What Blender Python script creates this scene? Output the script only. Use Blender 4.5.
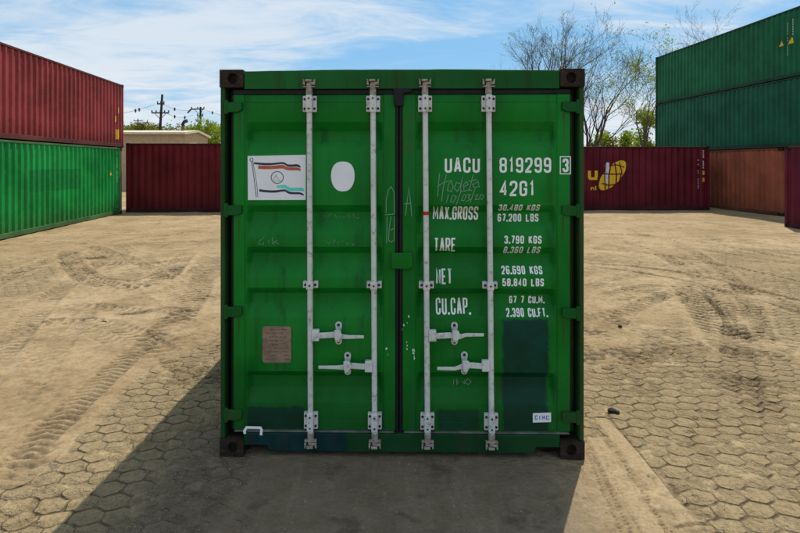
import bpy, bmesh, math, random
import numpy as np
from mathutils import Vector, Matrix
R = math.radians
sc = bpy.context.scene
for o in list(bpy.data.objects): bpy.data.objects.remove(o)

# ------------------------------------------------------------------ camera, sky, sun, exposure
F_PX, HOR, CAM_H = 540.0, 164.0, 1.959          # focal length and horizon in 800x533 pixels, eye height
cam_d = bpy.data.cameras.new('camera'); cam = bpy.data.objects.new('camera', cam_d)
sc.collection.objects.link(cam); sc.camera = cam
cam.location = (0, 0, CAM_H); cam.rotation_euler = (R(90), 0, 0)
cam_d.sensor_width = 36; cam_d.lens = 36 * F_PX / 800
cam_d.shift_y = (HOR - 266.5) / 800
cam_d.clip_start = 0.05; cam_d.clip_end = 3000
SUN_EL, SUN_AZ = R(60), R(26)                   # azimuth from +Y towards +X
w = bpy.data.worlds.new('World'); sc.world = w; w.use_nodes = True
sun_d = bpy.data.lights.new('sun', 'SUN'); sun = bpy.data.objects.new('sun', sun_d); sc.collection.objects.link(sun)
sun_d.energy = 4.8; sun_d.angle = R(0.5); sun_d.color = (1.0, 0.93, 0.82)
sdir = Vector((math.sin(SUN_AZ) * math.cos(SUN_EL), math.cos(SUN_AZ) * math.cos(SUN_EL), math.sin(SUN_EL)))
sun.rotation_euler = (-sdir).to_track_quat('-Z', 'Y').to_euler(); sun.location = (6, 14, 30)
vs = sc.view_settings
vs.view_transform = 'Standard'; vs.look = 'None'; vs.exposure = 0.0; vs.gamma = 1.0; vs.use_curve_mapping = False
SKY_STRENGTH = 0.115

# ------------------------------------------------------------------ node helpers
class NT:
    def __init__(s, tree): s.t = tree; s.n = tree.nodes; s.l = tree.links
    def new(s, typ, **kw):
        nd = s.n.new(typ)
        for k, v in kw.items(): setattr(nd, k, v)
        return nd
    def put(s, sock, v):
        if isinstance(v, bpy.types.NodeSocket): s.l.new(v, sock)
        else: sock.default_value = v
    def math(s, op, a, b=0.0, c=0.0, clamp=False):
        nd = s.new('ShaderNodeMath', operation=op, use_clamp=clamp)
        s.put(nd.inputs[0], a); s.put(nd.inputs[1], b); s.put(nd.inputs[2], c)
        return nd.outputs[0]
    def mix(s, f, a, b, mode='MIX'):
        nd = s.new('ShaderNodeMix', data_type='RGBA', blend_type=mode)
        s.put(nd.inputs[0], f)
        s.put(nd.inputs[6], col(a)); s.put(nd.inputs[7], col(b))
        return nd.outputs[2]
    def noise(s, vec, scale, detail=4, rough=0.55, dist=0.0):
        nd = s.new('ShaderNodeTexNoise')
        if vec is not None: s.l.new(vec, nd.inputs['Vector'])
        nd.inputs['Scale'].default_value = scale; nd.inputs['Detail'].default_value = detail
        nd.inputs['Roughness'].default_value = rough; nd.inputs['Distortion'].default_value = dist
        return nd.outputs['Fac']
    def ramp(s, v, lo, hi, a=0.0, b=1.0):
        nd = s.new('ShaderNodeMapRange', interpolation_type='SMOOTHSTEP')
        s.put(nd.inputs[0], v); s.put(nd.inputs[1], lo); s.put(nd.inputs[2], hi); s.put(nd.inputs[3], a); s.put(nd.inputs[4], b)
        return nd.outputs[0]
    def scaled(s, vec, sx, sy, sz, loc=(0, 0, 0)):
        nd = s.new('ShaderNodeMapping'); s.l.new(vec, nd.inputs['Vector'])
        nd.inputs['Scale'].default_value = (sx, sy, sz); nd.inputs['Location'].default_value = loc
        return nd.outputs[0]
def col(c):
    if isinstance(c, bpy.types.NodeSocket): return c
    return (c[0], c[1], c[2], 1.0)

def new_mat(name):
    m = bpy.data.materials.new(name); m.use_nodes = True
    t = NT(m.node_tree); b = m.node_tree.nodes['Principled BSDF']
    return m, t, b

def paint(name, base, rough=0.5, dirt=0.35, dirt_col=(0.10, 0.075, 0.05), rust=0.25, fade=0.25, patches=(), runs=(), patch_col=(0.004, 0.03, 0.045), seed=0.0, spec=0.18, low_dirt=0.0, bump=0.25):
    m, t, b = new_mat(name)
    tc = t.new('ShaderNodeTexCoord').outputs['Object']
    v = t.scaled(tc, 1, 1, 1, (seed * 7.3, seed * 3.1, seed * 1.7))
    n1 = t.noise(v, 0.9, 5, 0.6); n2 = t.noise(v, 7.0, 6, 0.65)
    st = t.noise(t.scaled(v, 9, 9, 0.45), 1.0, 5, 0.65)
    dark = tuple(c * 0.72 for c in base); light = tuple(min(1, c * 1.22 + 0.006) for c in base)
    c = t.mix(t.ramp(n1, 0.3, 0.7), dark, light)
    c = t.mix(t.math('MULTIPLY', t.ramp(n2, 0.45, 0.75), fade), c, tuple(min(1, x * 1.35 + 0.02) for x in base))
    if patches:
        sx = t.new('ShaderNodeSeparateXYZ'); t.l.new(tc, sx.inputs[0])
        jit = t.math('MULTIPLY', t.math('SUBTRACT', t.noise(v, 14, 5, .7), 0.5), 0.06)
        for (x0, x1, z0, z1, op) in patches:
            px = t.math('ADD', sx.outputs[0], jit); pz = t.math('ADD', sx.outputs[2], jit)
            mk = t.math('MULTIPLY', t.math('MULTIPLY', t.ramp(px, x0 - .014, x0 + .014), t.ramp(px, x1 + .014, x1 - .014)),
                        t.math('MULTIPLY', t.ramp(pz, z0 - .014, z0 + .014), t.ramp(pz, z1 + .014, z1 - .014)))
            pc = t.mix(t.ramp(n2, 0.35, 0.7), tuple(x * 0.7 for x in patch_col), tuple(x * 1.25 for x in patch_col))
            c = t.mix(t.math('MULTIPLY', mk, op), c, pc)
    if runs:
        sr = t.new('ShaderNodeSeparateXYZ'); t.l.new(tc, sr.inputs[0]); tot = None
        wobx = t.math('MULTIPLY', t.math('SUBTRACT', t.noise(t.scaled(v, 20, 20, 4), 1.0, 2), 0.5), 0.016)
        rxx = t.math('ADD', sr.outputs[0], wobx)
        for (x_r, z_r, l_r, w_r) in runs:
            a_ = t.ramp(t.math('ABSOLUTE', t.math('SUBTRACT', rxx, x_r)), w_r, w_r * .2)
            f_ = t.math('MULTIPLY', t.ramp(sr.outputs[2], z_r - l_r, z_r), t.ramp(sr.outputs[2], z_r + .004, z_r - .004))
            a_ = t.math('MULTIPLY', a_, f_); tot = a_ if tot is None else t.math('MAXIMUM', tot, a_)
        c = t.mix(t.math('MULTIPLY', tot, t.ramp(n2, .3, .6, .25, .8)), c, (0.055, 0.030, 0.014))
    dm = t.math('MULTIPLY', t.ramp(st, 0.5, 0.78), dirt)
    if low_dirt:
        sz = t.new('ShaderNodeSeparateXYZ'); t.l.new(tc, sz.inputs[0])
        lowm = t.math('MULTIPLY', t.ramp(t.math('ADD', sz.outputs[2], t.math('MULTIPLY', t.math('SUBTRACT', n2, 0.5), 0.5)), 0.75, 0.15), low_dirt)
        dm = t.math('MAXIMUM', dm, lowm)
    c = t.mix(dm, c, dirt_col)
    rn = t.noise(v, 3.7, 8, 0.72)
    rm = t.math('MULTIPLY', t.ramp(rn, 0.60, 0.70), rust)
    c = t.mix(rm, c, (0.09, 0.035, 0.015))
    # small scratches and chips
    sc_ = t.noise(t.scaled(v, 30, 30, 6), 1.0, 3, 0.5)
    c = t.mix(t.math('MULTIPLY', t.ramp(sc_, 0.70, 0.76), 0.35 * fade), c, (0.3, 0.33, 0.3))
    t.put(b.inputs['Base Color'], c)
    t.put(b.inputs['Roughness'], t.ramp(t.math('ADD', n2, dm), 0.3, 1.1, rough - 0.1, min(0.95, rough + 0.3)))
    b.inputs['Specular IOR Level'].default_value = spec
    bp = t.new('ShaderNodeBump'); bp.inputs['Strength'].default_value = bump; bp.inputs['Distance'].default_value = 0.02
    hgt = t.math('ADD', t.math('MULTIPLY', t.noise(v, 2.2, 2), 1.0), t.math('MULTIPLY', t.noise(v, 60, 3), 0.03))
    t.l.new(hgt, bp.inputs['Height']); t.l.new(bp.outputs[0], b.inputs['Normal'])
    return m

def plain(name, base, rough=0.6, var=0.25, scale=12.0, metallic=0.0, spec=0.3, worn=None, worn_amt=0.0):
    m, t, b = new_mat(name)
    tc = t.new('ShaderNodeTexCoord').outputs['Object']
    n = t.noise(tc, scale, 5, 0.6)
    c = t.mix(t.ramp(n, 0.3, 0.7), tuple(x * (1 - var) for x in base), tuple(min(1, x * (1 + var)) for x in base))
    if worn: c = t.mix(t.math('MULTIPLY', t.ramp(t.noise(tc, scale * 2.7, 6, 0.7), 0.52, 0.68), worn_amt), c, worn)
    t.put(b.inputs['Base Color'], c); b.inputs['Roughness'].default_value = rough
    b.inputs['Metallic'].default_value = metallic; b.inputs['Specular IOR Level'].default_value = spec
    return m

def wornpaint(name, base, lack=0.3, scale=90.0):
    """lettering paint: chips let the surface below show through"""
    m, t, b = new_mat(name)
    tc = t.new('ShaderNodeTexCoord').outputs['Object']
    b.inputs['Base Color'].default_value = col(base); b.inputs['Roughness'].default_value = 0.6
    n = t.math('ADD', t.noise(tc, scale, 3, 0.6), t.math('MULTIPLY', t.noise(tc, 7, 3), 0.25))
    t.put(b.inputs['Alpha'], t.ramp(n, 0.90 - lack * 0.32, 0.98 - lack * 0.32, 1.0, 0.2))
    return m

# ------------------------------------------------------------------ sky with thin clouds
wt = NT(w.node_tree); wt.n.clear()
out = wt.new('ShaderNodeOutputWorld'); bg = wt.new('ShaderNodeBackground'); wt.l.new(bg.outputs[0], out.inputs[0])
sky = wt.new('ShaderNodeTexSky', sky_type='NISHITA'); sky.sun_disc = False
sky.sun_elevation = SUN_EL; sky.sun_rotation = SUN_AZ; sky.air_density = 1.0; sky.dust_density = 0.6; sky.ozone_density = 1.5
wc = wt.new('ShaderNodeTexCoord').outputs['Generated']
sx = wt.new('ShaderNodeSeparateXYZ'); wt.l.new(wc, sx.inputs[0])
zc = wt.math('ADD', wt.math('MAXIMUM', sx.outputs[2], 0.0), 0.10)
cb = wt.new('ShaderNodeCombineXYZ')
wt.l.new(wt.math('DIVIDE', sx.outputs[0], zc), cb.inputs[0]); wt.l.new(wt.math('DIVIDE', sx.outputs[1], zc), cb.inputs[1])
pv = wt.new('ShaderNodeMapping'); wt.l.new(cb.outputs[0], pv.inputs['Vector'])
pv.inputs['Rotation'].default_value = (0, 0, R(14)); pv.inputs['Scale'].default_value = (0.55, 1.0, 1.0); pv.inputs['Location'].default_value = (3.7, 1.3, 0)
c1 = wt.noise(pv.outputs[0], 0.75, 8, 0.56, 0.6)
c2 = wt.noise(pv.outputs[0], 2.6, 9, 0.66, 1.2)
cl = wt.math('ADD', wt.math('MULTIPLY', c1, 0.66), wt.math('MULTIPLY', c2, 0.34))
cm = wt.math('MAXIMUM', wt.ramp(cl, 0.40, 0.61), wt.ramp(sx.outputs[2], 0.30, 0.65, 0.0, 0.75))  # cloud overhead, out of view, added to whiten and brighten the ambient light
hz = wt.ramp(sx.outputs[2], 0.20, 0.0)                       # thin cloud thickens towards the horizon
cm = wt.math('MINIMUM', wt.math('ADD', wt.math('MULTIPLY', cm, 0.8), wt.math('MULTIPLY', hz, 0.48)), 0.95)
blue = wt.mix(0.65, sky.outputs[0], (1.7, 4.7, 7.8))
wt.l.new(wt.mix(cm, blue, (7.0, 7.4, 7.8)), bg.inputs['Color'])
bg.inputs['Strength'].default_value = SKY_STRENGTH

# ------------------------------------------------------------------ object helpers
COL = sc.collection
def tag(o, label=None, cat=None, group=None, kind=None):
    if label: o['label'] = label
    if cat: o['category'] = cat
    if group: o['group'] = group
    if kind: o['kind'] = kind
    return o
def empty(name, loc, rz=0, label=None, cat=None, group=None):
    o = bpy.data.objects.new(name, None); COL.objects.link(o); o.location = loc; o.rotation_euler = (0, 0, rz); o.empty_display_size = 0.2
    return tag(o, label, cat, group)
class MB:
    def __init__(s): s.bm = bmesh.new()
    def face(s, pts):
        try: return s.bm.faces.new([s.bm.verts.new(p) for p in pts])
        except ValueError: return None
    def box(s, x0, x1, y0, y1, z0, z1, M=None):
        vs_ = [Vector((x, y, z)) for x in (x0, x1) for y in (y0, y1) for z in (z0, z1)]
        if M: vs_ = [M @ p for p in vs_]
        v = [s.bm.verts.new(p) for p in vs_]
        for f in ((0, 1, 3, 2), (4, 6, 7, 5), (0, 4, 5, 1), (2, 3, 7, 6), (0, 2, 6, 4), (1, 5, 7, 3)): s.bm.faces.new([v[i] for i in f])
        return s
    def prism(s, poly, y0, y1, axis='y'):
        """poly of (x,z) extruded along y (or (x,y) along z, (y,z) along x)"""
        mk = {'y': lambda a, b, d: (a, d, b), 'z': lambda a, b, d: (a, b, d), 'x': lambda a, b, d: (d, a, b)}[axis]
        n = len(poly); A = [s.bm.verts.new(mk(a, b, y0)) for a, b in poly]; B = [s.bm.verts.new(mk(a, b, y1)) for a, b in poly]
        s.bm.faces.new(A); s.bm.faces.new(B[::-1])
        for i in range(n): s.bm.faces.new([A[i], B[i], B[(i + 1) % n], A[(i + 1) % n]])
        return s
    def tube(s, pts, rad, n=10, cap=True):
        pts = [Vector(p) for p in pts]; rad = rad if hasattr(rad, '__len__') else [rad] * len(pts)
        rings = []; prev = None
        for i, p in enumerate(pts):
            d = (pts[min(i + 1, len(pts) - 1)] - pts[max(i - 1, 0)]).normalized()
            u = prev - d * prev.dot(d) if prev is not None else d.orthogonal()
            if u.length < 1e-6: u = d.orthogonal()
            u.normalize(); prev = u; vv = d.cross(u)
            rings.append([s.bm.verts.new(p + (u * math.cos(a) + vv * math.sin(a)) * rad[i]) for a in [2 * math.pi * k / n for k in range(n)]])
        for a, b in zip(rings, rings[1:]):
            for k in range(n): s.bm.faces.new([a[k], a[(k + 1) % n], b[(k + 1) % n], b[k]])
        if cap and n > 2: s.bm.faces.new(rings[0][::-1]); s.bm.faces.new(rings[-1])
        return s
    def grid(s, xs, zs, fn):
        V = [[s.bm.verts.new(fn(x, z)) for x in xs] for z in zs]
        for j in range(len(zs) - 1):
            for i in range(len(xs) - 1): s.bm.faces.new([V[j][i], V[j][i + 1], V[j + 1][i + 1], V[j + 1][i]])
        return s
    def holed(s, o, u, v, nrm, wu, hv, cu, cv, ru, rv, depth, n=20):
        """rectangle o+[0,wu]u+[0,hv]v with an elliptic pocket"""
        o, u, v, nrm = Vector(o), Vector(u), Vector(v), Vector(nrm)
        outer, inner, deep = [], [], []
        for k in range(n):
            a = 2 * math.pi * k / n; ca, sa = math.cos(a), math.sin(a)
            inner.append(o + u * (cu + ru * ca) + v * (cv + rv * sa))
            ts = []
            if ca > 1e-9: ts.append((wu - cu) / ca)
            if ca < -1e-9: ts.append(-cu / ca)
            if sa > 1e-9: ts.append((hv - cv) / sa)
            if sa < -1e-9: ts.append(-cv / sa)
            tt = min(ts); outer.append(o + u * (cu + tt * ca) + v * (cv + tt * sa))
        for (a, b) in ((0, 0), (wu, 0), (wu, hv), (0, hv)):      # corners replace the nearest rim points
            c = o + u * a + v * b
            k = min(range(n), key=lambda i: (outer[i] - c).length); outer[k] = c
        deep = [p - nrm * depth for p in inner]
        A = [s.bm.verts.new(p) for p in outer]; B = [s.bm.verts.new(p) for p in inner]; D = [s.bm.verts.new(p) for p in deep]
        for k in range(n):
            q = (k + 1) % n
            s.bm.faces.new([A[k], A[q], B[q], B[k]]); s.bm.faces.new([B[k], B[q], D[q], D[k]])
        s.bm.faces.new(D)
        return s
    def ribbon(s, pts, t, y=0.0, closed=False):
        """flat stroke in the x-z plane at depth y"""
        P = [Vector((a, b)) for a, b in pts]; n = len(P); L, Rr = [], []
        for i in range(n):
            if closed: a, b = P[i - 1], P[(i + 1) % n]
            else: a, b = P[max(i - 1, 0)], P[min(i + 1, n - 1)]
            d1 = (P[i] - a); d2 = (b - P[i])
            d1 = d1.normalized() if d1.length > 1e-9 else d2.normalized(); d2 = d2.normalized() if d2.length > 1e-9 else d1
            n1 = Vector((-d1.y, d1.x)); n2 = Vector((-d2.y, d2.x)); m = n1 + n2
            m = m.normalized() if m.length > 1e-6 else n1
            k = t / 2 / max(0.45, m.dot(n1)); L.append(P[i] + m * k); Rr.append(P[i] - m * k)
        A = [s.bm.verts.new((p.x, y, p.y)) for p in L]; B = [s.bm.verts.new((p.x, y, p.y)) for p in Rr]
        for i in range(n if closed else n - 1):
            q = (i + 1) % n; s.bm.faces.new([A[i], A[q], B[q], B[i]])
        return s
    def build(s, name, mat, parent=None, bevel=0.0, smooth=None, seg=2):
        me = bpy.data.meshes.new(name)
        bmesh.ops.recalc_face_normals(s.bm, faces=s.bm.faces)
        s.bm.to_mesh(me); s.bm.free()
        if mat: me.materials.append(mat)
        o = bpy.data.objects.new(name, me); COL.objects.link(o)
        if parent: o.parent = parent
        if smooth is not None:
            me.polygons.foreach_set('use_smooth', [True] * len(me.polygons)); me.set_sharp_from_angle(angle=R(smooth))
        if bevel:
            md = o.modifiers.new('bevel', 'BEVEL'); md.width = bevel; md.segments = seg; md.limit_method = 'ANGLE'; md.angle_limit = R(40)
        return o

def gpt(px, py):
    """ground point under a pixel of the 800x533 photograph (used once to survey the yard)"""
    y = F_PX * CAM_H / (py - HOR); return ((px - 400) * y / F_PX, y)

# ------------------------------------------------------------------ materials
M = {}
M['black'] = plain('black_rubber', (0.006, 0.006, 0.008), 0.6, 0.4, 20)
M['rusty'] = plain('rusty_casting', (0.022, 0.014, 0.010), 0.85, 0.4, 14, worn=(0.10, 0.045, 0.022), worn_amt=0.75)
M['bar'] = plain('galvanised_paint', (0.62, 0.62, 0.60), 0.5, 0.10, 9, worn=(0.24, 0.17, 0.12), worn_amt=0.7, spec=0.4)
M['bolt'] = plain('dark_bolt', (0.02, 0.018, 0.016), 0.6, 0.3, 40)
M['keeper'] = plain('rusty_keeper', (0.33, 0.28, 0.24), 0.75, 0.3, 40, worn=(0.13, 0.06, 0.03), worn_amt=0.9)
M['white'] = wornpaint('white_lettering', (0.85, 0.87, 0.85), 0.05)
M['white_worn'] = wornpaint('worn_white_lettering', (0.72, 0.75, 0.72), 0.5, 50)
M['white_faded'] = wornpaint('thin_white_lettering', (0.74, 0.82, 0.76), 0.15)
M['chalk'] = wornpaint('chalk', (0.16, 0.34, 0.20), 0.4, 160)
M['chalk_faint'] = wornpaint('faint_chalk', (0.10, 0.24, 0.13), 0.6, 160)
M['sticker'] = plain('sticker_vinyl', (0.80, 0.81, 0.84), 0.45, 0.03, 6)
M['navy'] = plain('print_navy', (0.03, 0.035, 0.06), 0.5, 0.2, 20)
M['orange'] = plain('print_red_orange', (0.50, 0.10, 0.05), 0.5, 0.15, 20)
M['cyan'] = plain('print_turquoise', (0.10, 0.66, 0.56), 0.5, 0.12, 20)
M['blue_print'] = plain('print_blue', (0.03, 0.16, 0.40), 0.5, 0.15, 20)
M['red_tape'] = plain('red_tape', (0.55, 0.02, 0.02), 0.5, 0.1, 20)
M['yellow'] = plain('yellow_paint', (0.72, 0.46, 0.02), 0.6, 0.12, 8)
M['logo_white'] = plain('dull_white_paint', (0.62, 0.60, 0.66), 0.6, 0.1, 8)
def lx(px): return (px - 401.3) / 150.5
def lz(py): return (455.7 - py) / 149.2
teal = []
for (a, b, c, d, op) in ((244, 303, 408, 431, .85), (438, 480, 410, 431, .75), (504, 550, 319, 431, .85)):
    teal.append((lx(a), lx(b), lz(d), lz(c), op))
RUNS = [(lx(304.5), lz(112), .30, .010), (lx(314), lz(112), .16, .007), (lx(369), lz(112), .22, .009), (lx(421), lz(112), .36, .009), (lx(485), lz(112), .24, .010), (lx(494), lz(112), .14, .007),
        (lx(316), lz(288), .18, .008), (lx(369), lz(288), .12, .007), (lx(432), lz(288), .15, .008), (lx(496), lz(288), .22, .010), (lx(338), lz(341), .14, .009), (lx(347), lz(372), .12, .008), (lx(455), lz(341), .15, .009), (lx(466), lz(372), .13, .008),
        (lx(459), lz(385), .05, .035), (lx(237), lz(112), .3, .012), (lx(236), lz(216), .25, .010), (lx(565), lz(112), .28, .012), (lx(564), lz(216), .2, .010), (lx(236), lz(318), .22, .010), (lx(565), lz(318), .26, .010), (lx(275), lz(364), .10, .02)]
GREEN = (0.0005, 0.165, 0.014)
M['door_green'] = paint('door_green_paint', GREEN, 0.36, 0.60, (0.012, 0.034, 0.010), 0.22, 0.14, patches=teal, runs=RUNS, patch_col=(0.001, 0.026, 0.030), seed=1, low_dirt=0.45, bump=0.35, spec=0.15)
M['frame_green'] = paint('frame_green_paint', (0.001, 0.092, 0.009), 0.5, 0.65, (0.035, 0.03, 0.016), 0.55, 0.2, seed=2, low_dirt=0.5)
M['sill_green'] = paint('sill_green_paint', (0.002, 0.050, 0.010), 0.6, 0.75, (0.03, 0.028, 0.018), 0.55, 0.2, patches=[(lx(246), lx(347), 0, .2, .9)], patch_col=(0.003, 0.030, 0.038), seed=3)
M['post_green'] = paint('post_green_paint', (0.012, 0.065, 0.012), 0.6, 0.5, (0.04, 0.026, 0.014), 0.8, 0.2, seed=4)

# ------------------------------------------------------------------ stroke lettering
c_, k_ = .15, .32
TOPR = [(1 - k_, 1), (.9, 1 - c_ * .3), (1, 1 - c_)]
TOPL = [(0, 1 - c_), (.1, 1 - c_ * .3), (k_, 1)]
BOTR = [(1, c_), (.9, c_ * .3), (1 - k_, 0)]
BOTL = [(k_, 0), (.1, c_ * .3), (0, c_)]
def half(lo, hi, closed_left=True):      # right-hand bowl between heights
    cc = .13
    return [(0, hi), (1 - k_, hi), (.9, hi - cc * .3), (1, hi - cc), (1, lo + cc), (.9, lo + cc * .3), (1 - k_, lo), (0, lo)]
LOOP = ('c', TOPL + TOPR + BOTR + BOTL)
GL = {
 'O': [LOOP], '0': [LOOP],
 'C': [('o', [(1, .66)] + TOPR[::-1] + TOPL[::-1] + BOTL[::-1] + BOTR[::-1] + [(1, .34)])],
 'G': [('o', [(1, .66)] + TOPR[::-1] + TOPL[::-1] + BOTL[::-1] + BOTR[::-1] + [(1, .46), (.55, .46)])],
 'U': [('o', [(0, 1)] + BOTL[::-1] + BOTR[::-1] + [(1, 1)])],
 'A': [('o', [(0, 0), (.46, 1), (.54, 1), (1, 0)]), ('o', [(.22, .28), (.78, .28)])],
 'M': [('o', [(0, 0), (0, 1), (.5, .3), (1, 1), (1, 0)])],
 'X': [('o', [(0, 0), (1, 1)]), ('o', [(0, 1), (1, 0)])],
 'R': [('o', [(0, 0)] + half(.46, 1)), ('o', [(.5, .44), (1, 0)])],
 'P': [('o', [(0, 0)] + half(.44, 1))],
 'B': [('o', [(0, 0)] + half(.5, 1)), ('o', half(0, .5)[1:])],
 'S': [('o', [(1, .72)] + TOPR[::-1] + TOPL[::-1] + [(0, .68), (.12, .56), (.88, .44), (1, .32)] + BOTR + BOTL + [(0, .28)])],
 'T': [('o', [(0, 1), (1, 1)]), ('o', [(.5, 1), (.5, 0)])],
 'E': [('o', [(1, 1), (0, 1), (0, 0), (1, 0)]), ('o', [(0, .52), (.8, .52)])],
 'F': [('o', [(1, 1), (0, 1), (0, 0)]), ('o', [(0, .5), (.8, .5)])],
 'N': [('o', [(0, 0), (0, 1), (1, 0), (1, 1)])],
 'K': [('o', [(0, 0), (0, 1)]), ('o', [(1, 1), (.1, .42)]), ('o', [(.35, .55), (1, 0)])],
 'L': [('o', [(0, 1), (0, 0), (1, 0)])],
 'D': [('o', [(0, 0)] + half(0, 1))], 'I': [('o', [(.5, 0), (.5, 1)])],
 '1': [('o', [(.2, .8), (.6, 1), (.6, 0)])],
 '2': [('o', [(0, .72)] + TOPL + TOPR + [(1, .66), (.9, .52), (0, .05), (0, 0), (1, 0)])],
 '3': [('o', [(0, .76)] + TOPL + TOPR + [(1, .64), (.75, .52), (.35, .52)]), ('o', [(.75, .5), (1, .38)] + BOTR + BOTL + [(0, .24)])],
 '4': [('o', [(.72, 0), (.72, 1), (0, .28), (1, .28)])],
 '5': [('o', [(.95, 1), (.05, 1), (0, .52), (.3, .6), (.75, .6), (1, .46)] + BOTR + BOTL + [(0, .24)])],
 '6': [('o', [(.95, .8)] + TOPR[::-1] + TOPL[::-1] + [(0, .5)] + BOTL[::-1] + BOTR[::-1] + [(1, .42), (.85, .55), (.1, .52)])],
 '7': [('o', [(0, 1), (1, 1), (1, .9), (.4, 0)])],
 '8': [('c', [(.12, .5), (0, .62), (0, 1 - c_), (.1, 1 - c_ * .3), (k_, 1)] + TOPR + [(1, .62), (.88, .5), (1, .38)] + BOTR + BOTL + [(0, .38)]), ('o', [(.15, .505), (.85, .505)])],
 '9': [('o', [(.05, .2)] + BOTL[::-1] + BOTR[::-1] + [(1, .5)] + TOPR[::-1] + TOPL[::-1] + [(0, .58), (.15, .45), (.9, .48)])],
}
def text_mb(txt, x0, x1, z0, z1, t, mb=None, space=.75, gap=.32):
    mb = mb or MB(); wts = []
    for ch in txt: wts.append(.32 if ch == '.' else space if ch == ' ' else 1.25 if ch == 'M' else .7 if ch == '1' else 1.0)
    unit = (x1 - x0) / (sum(wts) + gap * (len(txt) - 1)); x = x0; lay = 0
    for ch, wt_ in zip(txt, wts):
        ww = wt_ * unit
        if ch == '.': mb.face([(x + ww * .5 - t * .6, 0, z0), (x + ww * .5 + t * .6, 0, z0), (x + ww * .5 + t * .6, 0, z0 + t * 1.2), (x + ww * .5 - t * .6, 0, z0 + t * 1.2)])
        elif ch in GL:
            bx0, bx1, bz0, bz1 = x + t / 2, x + ww - t / 2, z0 + t / 2, z1 - t / 2
            for kk, (md, pts) in enumerate(GL[ch]):
                mb.ribbon([(bx0 + a * (bx1 - bx0), bz0 + b * (bz1 - bz0)) for a, b in pts], t, -0.0002 * kk, md == 'c')
        x += ww + gap * unit
    return mb
def conform(mb, depth, xk=(), zk=(), off=0.0012):
    bm = mb.bm
    for a in xk:
        bmesh.ops.bisect_plane(bm, geom=bm.verts[:] + bm.edges[:] + bm.faces[:], plane_co=(a, 0, 0), plane_no=(1, 0, 0))
    for a in zk:
        bmesh.ops.bisect_plane(bm, geom=bm.verts[:] + bm.edges[:] + bm.faces[:], plane_co=(0, 0, a), plane_no=(0, 0, 1))
    for v in bm.verts: v.co.y = depth(v.co.x, v.co.z) - off + v.co.y
    return mb

# ------------------------------------------------------------------ the ground
rng = np.random.default_rng(7)
PERM = rng.permutation(512).astype(np.int64); GRADA = rng.random(512) * 2 * np.pi
GX, GY = np.cos(GRADA), np.sin(GRADA)
def perlin(x, y):
    xi = np.floor(x).astype(np.int64); yi = np.floor(y).astype(np.int64); fx = x - xi; fy = y - yi
    def g(ix, iy, dx, dy):
        h = PERM[(PERM[ix & 511] + iy) & 511]; return GX[h] * dx + GY[h] * dy
    u = fx * fx * fx * (fx * (fx * 6 - 15) + 10); v = fy * fy * fy * (fy * (fy * 6 - 15) + 10)
    a = g(xi, yi, fx, fy); b = g(xi + 1, yi, fx - 1, fy); c = g(xi, yi + 1, fx, fy - 1); d = g(xi + 1, yi + 1, fx - 1, fy - 1)
    return (a + (b - a) * u + (c - a) * v + (a - b - c + d) * u * v) * 1.5
def fbm(x, y, oct=4, gain=.5):
    s = 0; a = 1; f = 1; n = 0
    for i in range(oct): s = s + a * perlin(x * f + 17.3 * i, y * f - 9.1 * i); n += a; a *= gain; f *= 2.03
    return s / n
def sstep(v, a, b):
    t = np.clip((v - a) / (b - a), 0, 1); return t * t * (3 - 2 * t)
def axis(fine0, fine1, step, g_lo, g_hi, lo, hi):
    a = list(np.arange(fine0, fine1, step)); x = a[-1]; s = step
    while x < hi: s = max(step, s * g_hi); x += s; a.append(x)
    b = []; x = fine0; s = step
    while x > lo: s *= g_lo; x -= s; b.append(x)
    return np.array(b[::-1] + a)
xs = axis(-4.2, 4.4, 0.016, 1.012, 1.012, -13, 13)
for sg_ in (-1, 1):
    s = .13; x = 13.2 * sg_; ex = []
    while abs(x) < 900: ex.append(x); s *= 1.06; x += s * sg_
    xs = np.concatenate([ex[::-1], xs[xs > -13.2]]) if sg_ < 0 else np.concatenate([xs[xs < 13.2], ex])
yf = list(np.arange(2.6, 6.0, 0.0110)); y = yf[-1]
while y < 26: y += max(.0115, 0.0034 * (y - 3.2)); yf.append(y)
s = .09
while y < 1500: s *= 1.05; y += s; yf.append(y)
yb = []; y = 2.6; s = .010
while y > -300: s *= 1.10; y -= s; yb.append(y)
ys = np.array(yb[::-1] + yf)
X, Y = np.meshgrid(xs, ys); GSHAPE = X.shape
near = (np.abs(X) < 30) & (Y > -15) & (Y < 45)
fade = np.clip(1 - (np.hypot(X, Y - 10) - 20) / 25, 0, 1)
# pavers: pointy-top hexagons
W = 0.176; rot = R(3.0)
wx, wy = X + .012 * perlin(X * .7, Y * .7), Y + .02 * perlin(X * .5 + 5, Y * .5)
U = (wx * math.cos(rot) + wy * math.sin(rot)) / W; V = (-wx * math.sin(rot) + wy * math.cos(rot)) / (W * .73)
lump = perlin(X * 14, Y * 14) * .0022 + perlin(X * 37, Y * 37) * .0010
paver = -.003 + lump + perlin(X * 2.3 + 3, Y * 2.9) * .004
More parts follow.
